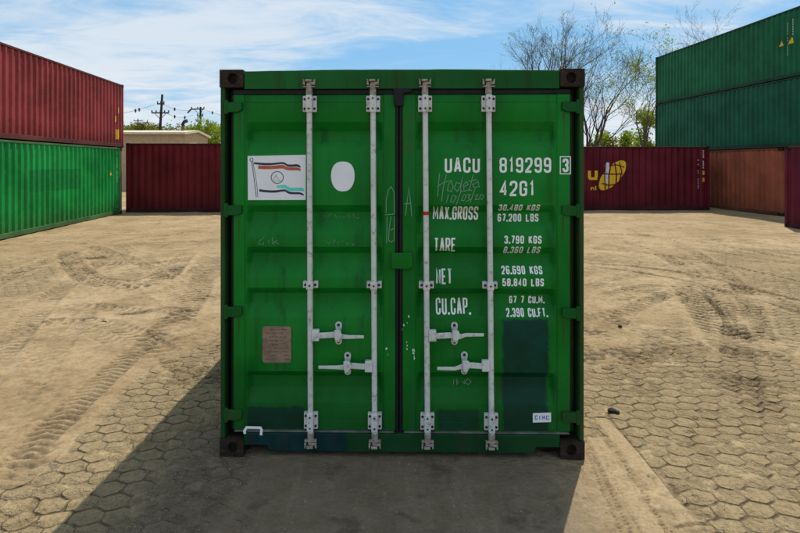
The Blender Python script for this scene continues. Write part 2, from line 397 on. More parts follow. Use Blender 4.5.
# blown sand lying over the pavers
zone = np.zeros_like(X)
def blob(px, py, rx, ry, amt):
    gx, gy = gpt(px, py); return amt * np.exp(-((X - gx) / rx) ** 2 - ((Y - gy) / ry) ** 2)
big = fbm(X * .55, Y * .55, 4); mid = fbm(X * 2.1 + 9, Y * 2.1, 4)
zone += .0065 * big * 1.8 + .005 * mid
zone += blob(70, 430, .55, 1.3, .022) + blob(20, 370, 1.0, 1.6, .018) + blob(150, 330, .9, 1.0, .016) + blob(120, 300, 1.4, 1.2, .02)
zone += blob(628, 480, .42, .6, .026) + blob(600, 300, 1.2, 1.5, .006) + blob(760, 400, .6, .8, -.018) + blob(710, 480, .7, .6, -.022) + blob(690, 420, .6, .7, -.012) + blob(120, 470, .6, .5, -.022) + blob(190, 380, .55, .9, -.026) + blob(60, 520, .5, .35, -.020) + blob(150, 420, .5, .6, -.018)
zone += .013 * sstep(Y, 9.5, 17) * (1 + .6 * big)
under = np.exp(-(np.clip(np.abs(X + .25) - 1.05, 0, 9) / .30) ** 2) * sstep(Y, 0, 1) * (1 - sstep(Y, 3.9, 4.5))      # bare grey ground before the container, its shade darkened into the colour
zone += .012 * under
far_ = sstep(Y, 5.5, 11)
clod = np.clip(fbm(X * 2.6 + 40, Y * 2.6, 5, .6) - .12, 0, 1)
sand = -.0110 + zone * 1.25 + clod * .05 * (.35 + .65 * far_) + fbm(X * 5 + 7, Y * 5, 4, .6) * .008 * far_ + .0045 * sstep(Y, 5, 9) + fbm(X * 9, Y * 9, 3) * .0030 + perlin(X * 33, Y * 33) * .0013
dark = np.clip(clod * 2.2 - .25, 0, .55) * (.5 + .5 * far_); smooth_ = np.zeros_like(X)
def track(pix, width, depth, lug=0.0, period=.09, slant=0.6, drk=0.0, smo=0.0, clear=0.0, lift=0.0, ground=None, solid=.55):
    global sand, dark, smooth_, paver
    P = np.array(ground if ground is not None else [gpt(*p) for p in pix])
    pad = width + .15
    jx = (xs > P[:, 0].min() - pad) & (xs < P[:, 0].max() + pad); jy = (ys > P[:, 1].min() - pad) & (ys < P[:, 1].max() + pad)
    ix = np.where(jx)[0]; iy = np.where(jy)[0]
    if not len(ix) or not len(iy): return
    sl = np.s_[iy[0]:iy[-1] + 1, ix[0]:ix[-1] + 1]; xx, yy = X[sl], Y[sl]
    best = np.full(xx.shape, 9e9); along = np.zeros(xx.shape); side = np.zeros(xx.shape); acc = 0
    # round the polyline
    Q = [P[0]]
    for a, b in zip(P[:-1], P[1:]): Q += [a * .75 + b * .25, a * .25 + b * .75]
    Q.append(P[-1])
    for a, b in zip(Q[:-1], Q[1:]):
        d = b - a; L = np.hypot(*d)
        if L < 1e-6: continue
        t = np.clip(((xx - a[0]) * d[0] + (yy - a[1]) * d[1]) / L ** 2, 0, 1)
        ex, ey = xx - a[0] - t * d[0], yy - a[1] - t * d[1]; dd = np.hypot(ex, ey); mk = dd < best
        best[mk] = dd[mk]; along[mk] = (acc + t * L)[mk]; side[mk] = (np.sign(d[0] * ey - d[1] * ex) * dd)[mk]; acc += L
    far2 = 1 + .9 * sstep(yy, 6.5, 12); drk = min(1, drk * 1.5)
    wob = far2 + .25 * perlin(xx * 2.3, yy * 2.3)
    ends = sstep(along, 0, min(1.1, acc * .16)) * sstep(acc - along, 0, min(1.1, acc * .16))
    hw = width / 2; m = (1 - sstep(best, hw * .82, hw * 1.05)) * ends * np.clip(solid + perlin(xx * 1.7, yy * 1.7) * 1.2, .15, 1)
    rim = np.exp(-((best - hw * 1.18) / (hw * .22 + .01)) ** 2) * ends
    h = -depth * m + depth * .55 * rim
    if lug:
        ph = np.sin(2 * np.pi * (along / period + slant * np.abs(side) / period))
        h = h + m * lug * np.clip(ph * 2.2, -1, 1)
        dark[sl] += m * drk * (ph < -.1)
    else: dark[sl] += m * drk
    if clear: sand[sl] -= m * clear
    if lift: sand[sl] = np.maximum(sand[sl], sand[sl] * (1 - m) + lift * m)
    sand[sl] += h * wob; sand[sl] = np.where(smo * m > .02, sand[sl] * (1 - m) + (lift + .002 * perlin(xx * 4, yy * 4)) * m, sand[sl]); paver[sl] += np.minimum(h, 0) * wob * .9; smooth_[sl] = np.maximum(smooth_[sl], m * smo)
    paver[sl] -= np.where(m > .3, smo * .03, 0)
# tyre marks read off the photograph, laid on the ground
track([(66, 248), (72, 266), (86, 279), (110, 287), (140, 288), (165, 279), (176, 265), (190, 250)], .40, .018, .014, .16, .5, .75, solid=.9)
track([(80, 262), (95, 276), (125, 282), (152, 277), (168, 262)], .14, .014, 0, drk=.4, solid=.9)
track([(-20, 505), (60, 420), (110, 375), (160, 330), (205, 300)], .26, .014, .010, .08, .5, .45, solid=.7)
track([(-20, 380), (30, 320), (62, 286), (110, 255)], .34, .018, .006, .12, .5, .3, solid=.9)
track([(-10, 440), (40, 370), (75, 325), (95, 300)], .3, .012, .007, .12, .5, .2)
track([(110, 317), (140, 315), (185, 308)], .18, .018, 0, drk=.75, solid=1)
track([(72, 259), (90, 258), (108, 257)], .35, .014, 0, drk=.9, solid=1)
track([(40, 312), (90, 306), (150, 316), (205, 330)], .3, .012, .006, .12, .5, .35, solid=.8)
track([(140, 345), (170, 330), (195, 300), (205, 270)], .4, .012, .012, .14, .5, .55, solid=.8)
track([(570, 262), (650, 268), (710, 278), (770, 292), (830, 308)], .15, .020, 0, drk=.65, solid=1)
track([(570, 264), (650, 274), (700, 284), (745, 297), (830, 318)], .12, .018, 0, drk=.5, solid=1)
track([(570, 248), (640, 252), (700, 260), (780, 276), (830, 288)], .14, .016, 0, drk=.5, solid=.9)
track([(590, 300), (640, 284), (690, 288), (720, 305)], .22, .012, .006, .12, .5, .2)
track([(690, 285), (705, 308), (725, 330), (742, 352)], .55, .014, .014, .15, .7, .75, solid=.9)
track([(700, 290), (722, 312), (730, 330)], .1, .012, 0, drk=.7, solid=1)
track([(750, 275), (742, 320), (735, 380), (760, 450), (800, 520)], .42, .006, .006, .15, .5, .35, solid=.6)
track([(800, 330), (770, 350), (755, 400), (765, 480)], .35, .008, .006, .14, .5, .15)
track([(596, 412), (640, 465), (690, 522), (700, 532)], .11, .004, 0, smo=1, lift=.004, solid=1)
track([(590, 430), (622, 485), (655, 533), (695, 600)], .12, .004, 0, smo=1, lift=.004, solid=1)
track([(583, 430), (607, 485), (631, 533), (672, 620)], .028, .006, .005, .030, 0, .75, solid=1)
track([(580, 432), (600, 485), (622, 533), (660, 620)], .022, .005, .004, .030, 0, .6, solid=1)
track([(592, 430), (616, 485), (642, 533), (684, 620)], .024, .004, .004, .030, 0, .5, solid=1)
track([(600, 405), (651, 468), (700, 524), (706, 532)], .018, .006, 0, drk=.95, solid=1)
track([(614, 445), (640, 490), (668, 533), (700, 590)], .024, .005, .005, .030, 0, .65, solid=1)
track([(672, 527), (690, 523), (712, 522)], .03, .006, 0, drk=.8, solid=1)
for P_, wd_, lg_, dk_ in (([(590, 345), (640, 300), (720, 282), (820, 300)], .3, .008, .3), ([(620, 240), (680, 262), (725, 300), (742, 360), (740, 430)], .32, .008, .45), ([(660, 236), (715, 262), (752, 300), (765, 360)], .3, .008, .35),
        ([(810, 262), (730, 246), (650, 236), (570, 232)], .35, .006, .3), ([(600, 380), (650, 352), (720, 345), (810, 362)], .3, .010, .3), ([(690, 480), (720, 400), (722, 350)], .3, .006, .25),
        ([(-20, 290), (40, 262), (110, 240), (210, 232)], .35, .006, .3), ([(-20, 345), (40, 322), (100, 322), (160, 345), (210, 390)], .3, .010, .35), ([(30, 240), (90, 245), (140, 262), (200, 300)], .3, .008, .3),
        ([(215, 330), (150, 420), (90, 470), (-20, 560)], .34, .008, .3), ([(40, 440), (20, 500), (-40, 580)], .3, .008, .3)):
    track(P_, wd_, .012, lg_, .13, .5, dk_, solid=.75)
for k in range(80):                                          # many old, faint passes
    px, py = random.Random(k).uniform(-100, 900), random.Random(k + 99).uniform(212, 420)
    gx, gy = gpt(px, py); a = random.Random(k + 7).uniform(-.9, .9) + (1.57 if k % 3 else 0); L = random.Random(k + 3).uniform(1.5, 5)
    b = a + random.Random(k + 5).uniform(-.5, .5)
    track(None, random.Random(k + 4).uniform(.15, .4), .007, .005 if k % 2 else .003, .13, .5, random.Random(k + 8).uniform(.1, .5),
          ground=[(gx, gy), (gx + math.cos(a) * L * .5, gy + math.sin(a) * L * .5), (gx + math.cos(a) * L * .5 + math.cos(b) * L * .5, gy + math.sin(a) * L * .5 + math.sin(b) * L * .5)])
k = .0014
H = np.logaddexp(paver / k, sand / k) * k                    # smooth maximum
H = np.where(near, H * fade, 0) - .002
sandm = sstep(sand - paver, -.002, .006) * near
pav = (1 - sstep(sand - paver, -.006, .004)) * near
me = bpy.data.meshes.new('ground'); nv = X.size; ny_, nx_ = GSHAPE
co = np.stack([X, Y, H], -1).reshape(-1).astype(np.float32)
idx = np.arange(nv).reshape(GSHAPE); quads = np.stack([idx[:-1, :-1], idx[:-1, 1:], idx[1:, 1:], idx[1:, :-1]], -1).reshape(-1, 4)
me.vertices.add(nv); me.vertices.foreach_set('co', co)
me.loops.add(quads.size); me.loops.foreach_set('vertex_index', quads.reshape(-1).astype(np.int32))
me.polygons.add(len(quads)); me.polygons.foreach_set('loop_start', np.arange(0, quads.size, 4, dtype=np.int32))
me.polygons.foreach_set('use_smooth', np.ones(len(quads), dtype=bool))
for nm, arr in (('sand', sandm), ('paver', pav), ('U', np.clip(U, -60, 60)), ('V', np.clip(V, -60, 220)), ('dark', np.clip(dark, 0, 1)), ('bare_shade', under), ('smooth', smooth_)):
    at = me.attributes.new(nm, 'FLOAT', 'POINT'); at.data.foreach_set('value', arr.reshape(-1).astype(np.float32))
me.update(); me.validate()
ground = bpy.data.objects.new('ground', me); COL.objects.link(ground); tag(ground, kind='structure')
ground['label'] = 'sandy yard of hexagonal pavers crossed by tyre marks'
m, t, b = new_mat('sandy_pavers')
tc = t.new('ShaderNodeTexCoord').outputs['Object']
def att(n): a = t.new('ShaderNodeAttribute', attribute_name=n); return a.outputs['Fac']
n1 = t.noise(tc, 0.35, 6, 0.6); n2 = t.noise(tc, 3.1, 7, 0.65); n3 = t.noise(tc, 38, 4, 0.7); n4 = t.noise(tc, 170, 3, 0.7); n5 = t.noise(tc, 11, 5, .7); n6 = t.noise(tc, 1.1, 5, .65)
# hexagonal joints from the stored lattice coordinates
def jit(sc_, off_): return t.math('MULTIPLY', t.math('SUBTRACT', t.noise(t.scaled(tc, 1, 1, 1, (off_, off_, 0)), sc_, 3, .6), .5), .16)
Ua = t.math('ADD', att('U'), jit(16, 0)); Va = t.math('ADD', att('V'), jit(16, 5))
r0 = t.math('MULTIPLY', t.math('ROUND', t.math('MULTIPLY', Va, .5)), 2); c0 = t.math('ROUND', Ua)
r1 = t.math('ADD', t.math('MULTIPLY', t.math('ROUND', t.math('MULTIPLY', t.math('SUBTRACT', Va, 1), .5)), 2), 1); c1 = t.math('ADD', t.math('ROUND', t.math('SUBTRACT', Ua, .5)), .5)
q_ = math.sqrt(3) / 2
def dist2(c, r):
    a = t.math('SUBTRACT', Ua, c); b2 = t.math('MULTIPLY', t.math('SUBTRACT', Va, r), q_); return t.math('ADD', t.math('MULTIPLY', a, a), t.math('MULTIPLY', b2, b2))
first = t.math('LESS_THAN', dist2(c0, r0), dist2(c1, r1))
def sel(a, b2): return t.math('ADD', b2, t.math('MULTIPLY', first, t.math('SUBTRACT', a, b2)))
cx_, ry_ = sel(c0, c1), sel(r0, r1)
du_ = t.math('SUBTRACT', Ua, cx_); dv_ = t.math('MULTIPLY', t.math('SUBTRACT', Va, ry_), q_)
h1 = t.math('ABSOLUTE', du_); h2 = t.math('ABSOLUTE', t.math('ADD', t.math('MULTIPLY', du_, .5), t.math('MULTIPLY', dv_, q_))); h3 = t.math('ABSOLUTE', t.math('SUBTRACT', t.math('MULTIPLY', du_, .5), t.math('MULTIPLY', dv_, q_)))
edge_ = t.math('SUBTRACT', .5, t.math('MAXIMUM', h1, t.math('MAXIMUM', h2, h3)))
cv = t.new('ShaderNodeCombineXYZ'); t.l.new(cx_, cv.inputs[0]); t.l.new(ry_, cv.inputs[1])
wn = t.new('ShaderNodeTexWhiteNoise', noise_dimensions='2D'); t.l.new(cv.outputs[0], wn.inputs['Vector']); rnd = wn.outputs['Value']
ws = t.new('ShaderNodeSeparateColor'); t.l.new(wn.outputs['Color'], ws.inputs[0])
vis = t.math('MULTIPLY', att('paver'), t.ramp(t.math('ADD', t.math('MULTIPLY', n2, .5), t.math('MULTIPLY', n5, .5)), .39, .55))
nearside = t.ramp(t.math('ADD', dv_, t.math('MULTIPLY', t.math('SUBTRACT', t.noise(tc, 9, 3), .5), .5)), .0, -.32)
gapw = t.math('ADD', .012, t.math('MULTIPLY', nearside, .085))  # wider on near edges so their painted shade reads as a line
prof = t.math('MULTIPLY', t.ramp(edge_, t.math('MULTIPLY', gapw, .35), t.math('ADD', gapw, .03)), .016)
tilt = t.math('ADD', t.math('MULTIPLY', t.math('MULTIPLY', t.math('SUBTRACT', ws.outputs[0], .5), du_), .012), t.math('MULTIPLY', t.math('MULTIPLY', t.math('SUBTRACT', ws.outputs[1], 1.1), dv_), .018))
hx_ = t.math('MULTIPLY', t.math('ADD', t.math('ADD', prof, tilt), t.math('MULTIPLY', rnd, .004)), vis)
joint_shade_ = t.math('MULTIPLY', t.math('MULTIPLY', t.ramp(edge_, t.math('ADD', gapw, .012), t.math('MULTIPLY', gapw, .55)), vis), t.math('MULTIPLY', t.ramp(nearside, 0, 1, .35, 1.0), t.ramp(t.noise(tc, 6.5, 5, .7), .26, .48, .15, 1.0)))  # soil joints, plus shade of the near edges painted in darker
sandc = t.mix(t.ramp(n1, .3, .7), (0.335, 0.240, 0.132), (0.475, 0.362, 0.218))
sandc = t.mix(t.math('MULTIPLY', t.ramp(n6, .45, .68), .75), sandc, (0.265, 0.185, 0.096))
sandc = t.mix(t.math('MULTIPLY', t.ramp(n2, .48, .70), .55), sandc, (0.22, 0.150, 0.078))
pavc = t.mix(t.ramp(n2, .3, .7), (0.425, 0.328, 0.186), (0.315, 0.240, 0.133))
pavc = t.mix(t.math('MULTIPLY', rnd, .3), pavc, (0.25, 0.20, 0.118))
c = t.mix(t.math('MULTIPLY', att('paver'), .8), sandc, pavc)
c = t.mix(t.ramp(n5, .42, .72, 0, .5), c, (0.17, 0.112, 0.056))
c = t.mix(t.math('MULTIPLY', joint_shade_, .92), c, (0.040, 0.030, 0.018))
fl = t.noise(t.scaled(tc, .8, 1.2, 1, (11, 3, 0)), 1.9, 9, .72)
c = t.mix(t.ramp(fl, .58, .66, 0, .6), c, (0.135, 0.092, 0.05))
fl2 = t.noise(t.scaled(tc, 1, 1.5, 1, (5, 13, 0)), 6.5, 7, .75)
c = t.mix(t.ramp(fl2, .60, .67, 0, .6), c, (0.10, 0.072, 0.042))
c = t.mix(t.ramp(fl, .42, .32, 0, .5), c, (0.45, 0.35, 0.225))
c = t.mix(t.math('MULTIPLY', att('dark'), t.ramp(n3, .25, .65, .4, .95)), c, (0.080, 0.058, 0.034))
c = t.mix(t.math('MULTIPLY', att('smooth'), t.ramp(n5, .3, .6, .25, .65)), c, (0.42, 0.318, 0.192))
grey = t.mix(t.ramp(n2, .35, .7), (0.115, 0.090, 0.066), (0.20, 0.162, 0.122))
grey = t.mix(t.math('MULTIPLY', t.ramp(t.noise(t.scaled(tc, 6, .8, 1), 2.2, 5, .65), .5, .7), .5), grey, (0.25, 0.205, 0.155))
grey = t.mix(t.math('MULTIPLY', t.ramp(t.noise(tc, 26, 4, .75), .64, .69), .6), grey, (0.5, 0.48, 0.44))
c = t.mix(t.math('MULTIPLY', att('bare_shade'), .78), c, grey)  # grey mixed in to deepen the shade before the container
c = t.mix(t.math('MULTIPLY', att('bare_shade'), t.ramp(t.noise(t.scaled(tc, 1, 1, 1, (3, 8, 0)), 2.4, 6, .7), .56, .66, 0, .6)), c, (0.060, 0.048, 0.036))
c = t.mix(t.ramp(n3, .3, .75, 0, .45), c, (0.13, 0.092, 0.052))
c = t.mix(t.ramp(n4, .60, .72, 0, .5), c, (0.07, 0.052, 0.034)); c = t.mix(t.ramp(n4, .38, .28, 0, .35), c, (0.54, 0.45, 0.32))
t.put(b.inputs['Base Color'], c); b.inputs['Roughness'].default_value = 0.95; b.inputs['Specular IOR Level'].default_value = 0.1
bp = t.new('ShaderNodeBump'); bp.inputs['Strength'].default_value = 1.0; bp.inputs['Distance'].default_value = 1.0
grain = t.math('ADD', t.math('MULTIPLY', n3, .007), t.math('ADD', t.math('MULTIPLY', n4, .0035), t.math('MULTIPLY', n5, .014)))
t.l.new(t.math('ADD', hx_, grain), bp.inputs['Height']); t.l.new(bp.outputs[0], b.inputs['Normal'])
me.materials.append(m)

# ------------------------------------------------------------------ shared container pieces
CW = 2.438
def casting(cx, cz, yfront, sgn_x, sgn_y, mat, parent, h=.118, wx=.162, wy=.178):
    """corner fitting with pockets in its end and side faces; cx, cz its outer lower corner"""
    mb = MB(); x0, x1 = (cx, cx + wx) if sgn_x > 0 else (cx - wx, cx)
    y0, y1 = (yfront, yfront + wy) if sgn_y > 0 else (yfront - wy, yfront)
    ye = yfront; ny = -1 if sgn_y > 0 else 1
    mb.holed((x0, ye, cz), (1, 0, 0), (0, 0, 1), (0, ny, 0), x1 - x0, h, (x1 - x0) / 2 + .008 * sgn_x, h * .5, .033, .036, .05)
    xe = cx; nx = -1 if sgn_x > 0 else 1
    mb.holed((xe, y0, cz), (0, 1, 0), (0, 0, 1), (nx, 0, 0), y1 - y0, h, (y1 - y0) / 2, h * .5, .036, .026, .05)
    yo = y1 if sgn_y > 0 else y0; xo = x1 if sgn_x > 0 else x0
    mb.face([(x0, yo, cz), (x1, yo, cz), (x1, yo, cz + h), (x0, yo, cz + h)]); mb.face([(xo, y0, cz), (xo, y1, cz), (xo, y1, cz + h), (xo, y0, cz + h)])
    for z in (cz, cz + h): mb.face([(x0, y0, z), (x1, y0, z), (x1, y1, z), (x0, y1, z)])
    bmesh.ops.remove_doubles(mb.bm, verts=mb.bm.verts, dist=1e-5)
    return mb.build('corner_casting', mat, parent, bevel=.006)
PITCH, CDEP = .278, .044
def corr(x):
    p = x % PITCH
    if p < .072: return 0.0
    if p < .140: return (p - .072) / .068
    if p < .210: return 1.0
    return (PITCH - p) / .068
def corr_kinks(a, b):
    ks = []; n = math.floor(a / PITCH)
    while n * PITCH < b:
        for q_ in (0, .072, .140, .210):
            v = n * PITCH + q_
            if a < v < b: ks.append(v)
        n += 1
    return ks
def corr_wall(a, b, z0, z1, base, place):
    """corrugated sheet from a to b; place(u, z, depth) gives a point"""
    mb = MB(); us = [a] + corr_kinks(a, b) + [b]
    mb.grid(us, [z0, z0 + .04, (z0 + z1) / 2, z1 - .04, z1], lambda u, z: place(u, z, base + CDEP * corr(u)))
    return mb

# ------------------------------------------------------------------ the green container in the middle
root = empty('shipping_container', (0.008, 3.604, 0.0), R(-0.9),
             'green container in mid-yard, closed double doors with white lettering and flag sticker facing the viewer', 'container')
HH, HW, LEN = 2.591, 1.219, 12.19
for sxn in (-1, 1):
    for cz in (0.0, HH - .118):
        casting(sxn * HW, cz, -.006, -sxn, 1, M['rusty'], root)
        casting(sxn * HW, cz, LEN, -sxn, -1, M['rusty'], root)
    s_ = sxn
    # J-shaped corner post: thin outer lip, deep dark channel
    mb = MB(); x_o, x_i = s_ * HW * .997, s_ * (HW - .034)
    mb.box(min(x_o, x_i), max(x_o, x_i), .004, .16, .118, HH - .118)
    mb.box(min(x_i, s_ * 1.10), max(x_i, s_ * 1.10), .12, .16, .118, HH - .118)
    mb.build('corner_post', M['post_green'], root, bevel=.006)
    MB().box(min(s_ * HW * .997, s_ * 1.08), max(s_ * HW * .997, s_ * 1.08), LEN - .16, LEN - .004, .118, HH - .118).build('corner_post', M['post_green'], root, bevel=.006)
    corr_wall(.18, LEN - .18, .15, HH - .06, .012, lambda u, z, d, s_=s_: (s_ * (HW - d), u, z)).build('side_wall', M['frame_green'], root)
    MB().box(min(s_ * (HW - .002), s_ * (HW - .05)), max(s_ * (HW - .002), s_ * (HW - .05)), .172, LEN - .172, .02, .15).build('bottom_rail', M['frame_green'], root, bevel=.004)
    MB().box(min(s_ * (HW - .002), s_ * (HW - .06)), max(s_ * (HW - .002), s_ * (HW - .06)), .172, LEN - .172, HH - .075, HH - .006).build('top_rail', M['frame_green'], root, bevel=.004)
mb = MB(); mb.box(-HW + .061, HW - .061, .11, LEN - .11, HH - .05, HH - .03); mb.build('roof', M['frame_green'], root)
corr_wall(-1.1, 1.1, .15, HH - .06, .012, lambda u, z, d: (u, LEN - d, z)).build('end_wall', M['frame_green'], root)
MB().box(-HW + .051, HW - .051, .12, LEN - .12, .10, .149).build('floor', M['bolt'], root)
# header with a slightly dented lip
mb = MB(); nseg = 24; hx = [-1.054 + 2.108 * i / nseg for i in range(nseg + 1)]; rr_ = random.Random(4)
top = [HH - .010 + .010 * (1 - (x / 1.054) ** 2) + rr_.uniform(-.0015, .0015) for x in hx]
mb.prism([(x, lz(88.4)) for x in hx] + [(x, z) for x, z in zip(hx[::-1], top[::-1])], .002, .12)
for xx in (-.79, .22, .86): mb.box(xx - .006, xx + .006, -.003, .003, lz(88), HH - .012)
hd = mb.build('door_header', M['frame_green'], root, bevel=.004)
# sill with fork-lift cut-outs
zs0, zs1 = .035, lz(432.5)
mb = MB(); mb.prism([(-1.055, .075), (-.90, .075), (-.885, zs0), (.885, zs0), (.90, .075), (1.055, .075), (1.055, zs1), (-1.055, zs1)], .0, .14)
mb.build('door_sill', M['sill_green'], root, bevel=.005)

# door leaves
Z0, Z1 = lz(431), lz(93.5)
TR = [(121, 130, 139, 150), (205, 212, 222, 235), (247, 254, 263.5, 277), (288.5, 295, 305, 318), (372.5, 379.5, 391, 404)]
TRZ = [tuple(lz(v) for v in t_) for t_ in TR]
YF, YP, TD = .028, .034, .057
def trough(z):
    for (za, zb, zc_, zd) in TRZ:
        if zd <= z <= za:
            if z > zb: q_ = (za - z) / (za - zb)
            elif z > zc_: q_ = 1.0
            else: q_ = (z - zd) / (zc_ - zd)
            return q_
    return 0.0
zk = sorted(v for t_ in TRZ for v in t_)
def zsamples(lo, hi):
    v = [lo, hi]
    for k_z in zk: v += [k_z - .002, k_z + .002]
    return sorted(v)
def soft(z, e=.002): return (trough(z - e) + trough(z) * 2 + trough(z + e)) / 4
def depth_panel(x, z): return YP + TD * soft(z)
doors = []
for sd in (-1, 1):
    if sd < 0: xo, fo, fi, xi = lx(230.5), lx(242), lx(383.5), lx(395.5)
    else: xo, fo, fi, xi = lx(571.5), lx(558.5), lx(416), lx(402.5)
    d = empty('door', (0, 0, 0)); d.parent = root; doors.append(d)
    lo, hi = (fo, fi) if sd < 0 else (fi, fo)
    def pdep(x, z, lo=lo, hi=hi):
        r_ = min(1.0, max(0.0, (x - lo - .002) / .04)) * min(1.0, max(0.0, (hi - .002 - x) / .04))
        return YP + TD * soft(z) * (r_ * r_ * (3 - 2 * r_))
    xg = [lo, lo + .002, lo + .012, lo + .022, lo + .032, lo + .042]; xg = xg + [lo + (hi - lo) * f for f in (.2, .35, .5, .65, .8)] + [hi - (v - lo) for v in xg[::-1]]
    zz0, zz1 = Z0 + .06, Z1 - .055
    mb = MB(); mb.grid(xg, [z for z in zsamples(zz0, zz1)], lambda x, z: (x, pdep(x, z), z))
    pn = mb.build('door_panel', M['door_green'], d, smooth=30)
    mb = MB(); xl, xr = min(xo, xi), max(xo, xi)
    mb.box(xl, lo, YF, YF + .05, Z0, Z1); mb.box(hi, xr, YF, YF + .05, Z0, Z1)
    mb.box(lo, hi, YF + .004, YF + .05, Z0, zz0); mb.box(lo, hi, YF + .004, YF + .05, zz1, Z1)
    mb.build('door_frame', M['door_green'], d, bevel=.004)
    MB().box(xl - .03, xr + .03, YF + .082, YF + .092, Z0 - .02, Z1 + .02).build('door_lining', M['bolt'], d)
    # rubber seals
    mb = MB(); mb.box(xl, xr, .022, .05, Z1 + .001, lz(88.6)); xs_ = (xl - .018, xl - .001) if sd < 0 else (xr + .001, xr + .018)
    mb.box(xs_[0], xs_[1], YF + .012, YF + .05, Z0, Z1)
    xc_ = (xr + .001, xr + .020) if sd < 0 else (xl - .020, xl - .001)
    mb.box(xc_[0], xc_[1], YF - .006, YF + .045, Z0 - .01, Z1 + .014)
    mb.build('door_seal', M['black'], d, bevel=.004)
    MB().box(xl + .01, xr - .01, .012, .05, zs1 + .001, Z0 - .001).build('bottom_seal', plain('grey_rubber', (.13, .13, .12), .7, .4, 8), d, bevel=.003)
    # hinges: tapered lugs across the dark channel
    for py in (106, 209.5, 311.5, 415):
        zc_ = lz(py); hw_ = .030; mb = MB()
        xa, xb = (-1.19, -1.072) if sd < 0 else (1.19, 1.072)
        mb.prism([(xa, zc_ + hw_), (xb, zc_ + hw_ * 1.05), (xb, zc_ - hw_ * .75), (xb - sd * .0 + (-.03 if sd < 0 else .03), zc_ - hw_ * 1.2), (xa, zc_ - hw_ * 1.3)], .006, .034)
        mb.tube([(xa + (.012 if sd < 0 else -.012), .012, zc_ - .05), (xa + (.012 if sd < 0 else -.012), .012, zc_ + .045)], .013, 10)
        mb.build('hinge', M['frame_green'], d, bevel=.005)
    # locking bars
    rods = ((309, 310.3), (373, 374.8)) if sd < 0 else ((425.3, 427.8), (488.8, 491.8))
    for ri, (ra, rb) in enumerate(rods):
        YB = -.008; xt, xb = lx(ra), lx(rb)
        def rx(z): return xb + (xt - xb) * (z - .1) / (2.4 - .1)
        bar = MB().tube([(rx(lz(442)), YB, lz(442)), (rx(1.2), YB, 1.2), (rx(lz(86)), YB, lz(86))], .0185, 14).build('locking_bar', M['bar'], d, smooth=40)
        for (za, zb, big_) in ((95.5, 111.5, True), (411.5, 428, True), (280.5, 287.5, False)):
            z1_, z0_ = lz(za), lz(zb); xm = rx((z0_ + z1_) / 2); hw_ = .046
            mb = MB()
            if big_:
                mb.box(xm - hw_, xm + hw_, YB + .008, YF, z0_, z1_)
                mb.prism([(xm - .021, z0_ - .004), (xm + .021, z0_ - .004), (xm + .021, z1_ + .003), (xm - .021, z1_ + .003)], YB - .026, YB + .0075)
            else:
                mb.box(xm - .05, xm - .021, YB + .012, YF + .008, z0_, z1_); mb.box(xm + .021, xm + .05, YB + .012, YF + .008, z0_, z1_)
                mb.box(xm - .022, xm + .022, YB - .023, YB + .012, z0_ - .003, z1_ + .002)
            br = mb.build('bar_bracket', M['bar'], d, bevel=.004)
            pts = [(xm + a * hw_ * .72, zc2, YB + .009) for a in (-1, 1) for zc2 in ((z0_ + .022, z1_ - .022) if big_ else ((z0_ + z1_) / 2,))]
            pts += [(xm, zc2, YB - .025) for zc2 in ((z0_ + .02, z1_ - .02) if big_ else ((z0_ + z1_) / 2,))]
            for (bx, bz, by) in pts: MB().tube([(bx, by + .002, bz), (bx, by - .005, bz)], .0085 if by > YB - .02 else .006, 8).build('bolt', M['bolt'], d)
        # cam ends and their keepers
        for (zt, dr) in ((79.5, 1), (445.5, -1)):
            zt = lz(zt); xm = rx(zt); mb = MB()
            zb_ = zt - dr * .095
            mb.tube([(xm, YB, zb_ - dr * .005), (xm, YB, zt - dr * .02)], [.023, .019], 12)
            mb.box(xm - .024, xm + .018, YB - .026, YB + .012, min(zt, zt - dr * .016), max(zt, zt - dr * .016))
            mb.box(xm + .004, xm + .030, YB - .020, YB + .006, min(zt - dr * .018, zt - dr * .036), max(zt - dr * .018, zt - dr * .036))
            mb.build('cam_lock', M['keeper'], d, bevel=.004)
            mb = MB()
            for sg in (-1, 1):
                mb.prism([(xm + sg * .026, zt - dr * .038), (xm + sg * .040, zt - dr * .034), (xm + sg * .040, zt + dr * .004), (xm + sg * .030, zt - dr * .004)], YB - .016, .004)
            mb.box(xm - .040, xm + .040, YB - .020, .002, min(zt - dr * .052, zt - dr * .045), max(zt - dr * .052, zt - dr * .045))
            mb.build('cam_keeper', M['keeper'], d, bevel=.002)
        # lever handle
        out_ = ri == 0
        if sd < 0: py_hub, py_tip, px_tip, px_cat = (333.5, 333.6, 364.3, 337.8) if out_ else (364, 363.7, 319, 347)
        else: py_hub, py_tip, px_tip, px_cat = (333.3, 331, 483.2, 455) if out_ else (362.8, 364.3, 437, 465)
        zh, zt = lz(py_hub), lz(py_tip); xh = rx(zh); sg = 1 if out_ else -1
        xt_, xc2 = lx(px_tip), lx(px_cat)
        mb = MB(); mb.box(min(xh + sg * .012, xh + sg * .062), max(xh + sg * .012, xh + sg * .062), YB - .024, YB + .018, zh - .037, zh + .037)
        mb.build('handle_hub', M['bar'], d, bevel=.006)
        P = [(xh + sg * .055, zh - .002), (xc2 - sg * .03, zh + .006), (xc2 + sg * .03, zh - .003), (xc2 + sg * .07, zt - .003), (xt_, zt)]
        wd = [.019, .019, .016, .012, .010]
        mb = MB(); up = [(a, b_ + w_) for (a, b_), w_ in zip(P, wd)]; dn = [(a, b_ - w_) for (a, b_), w_ in zip(P, wd)]
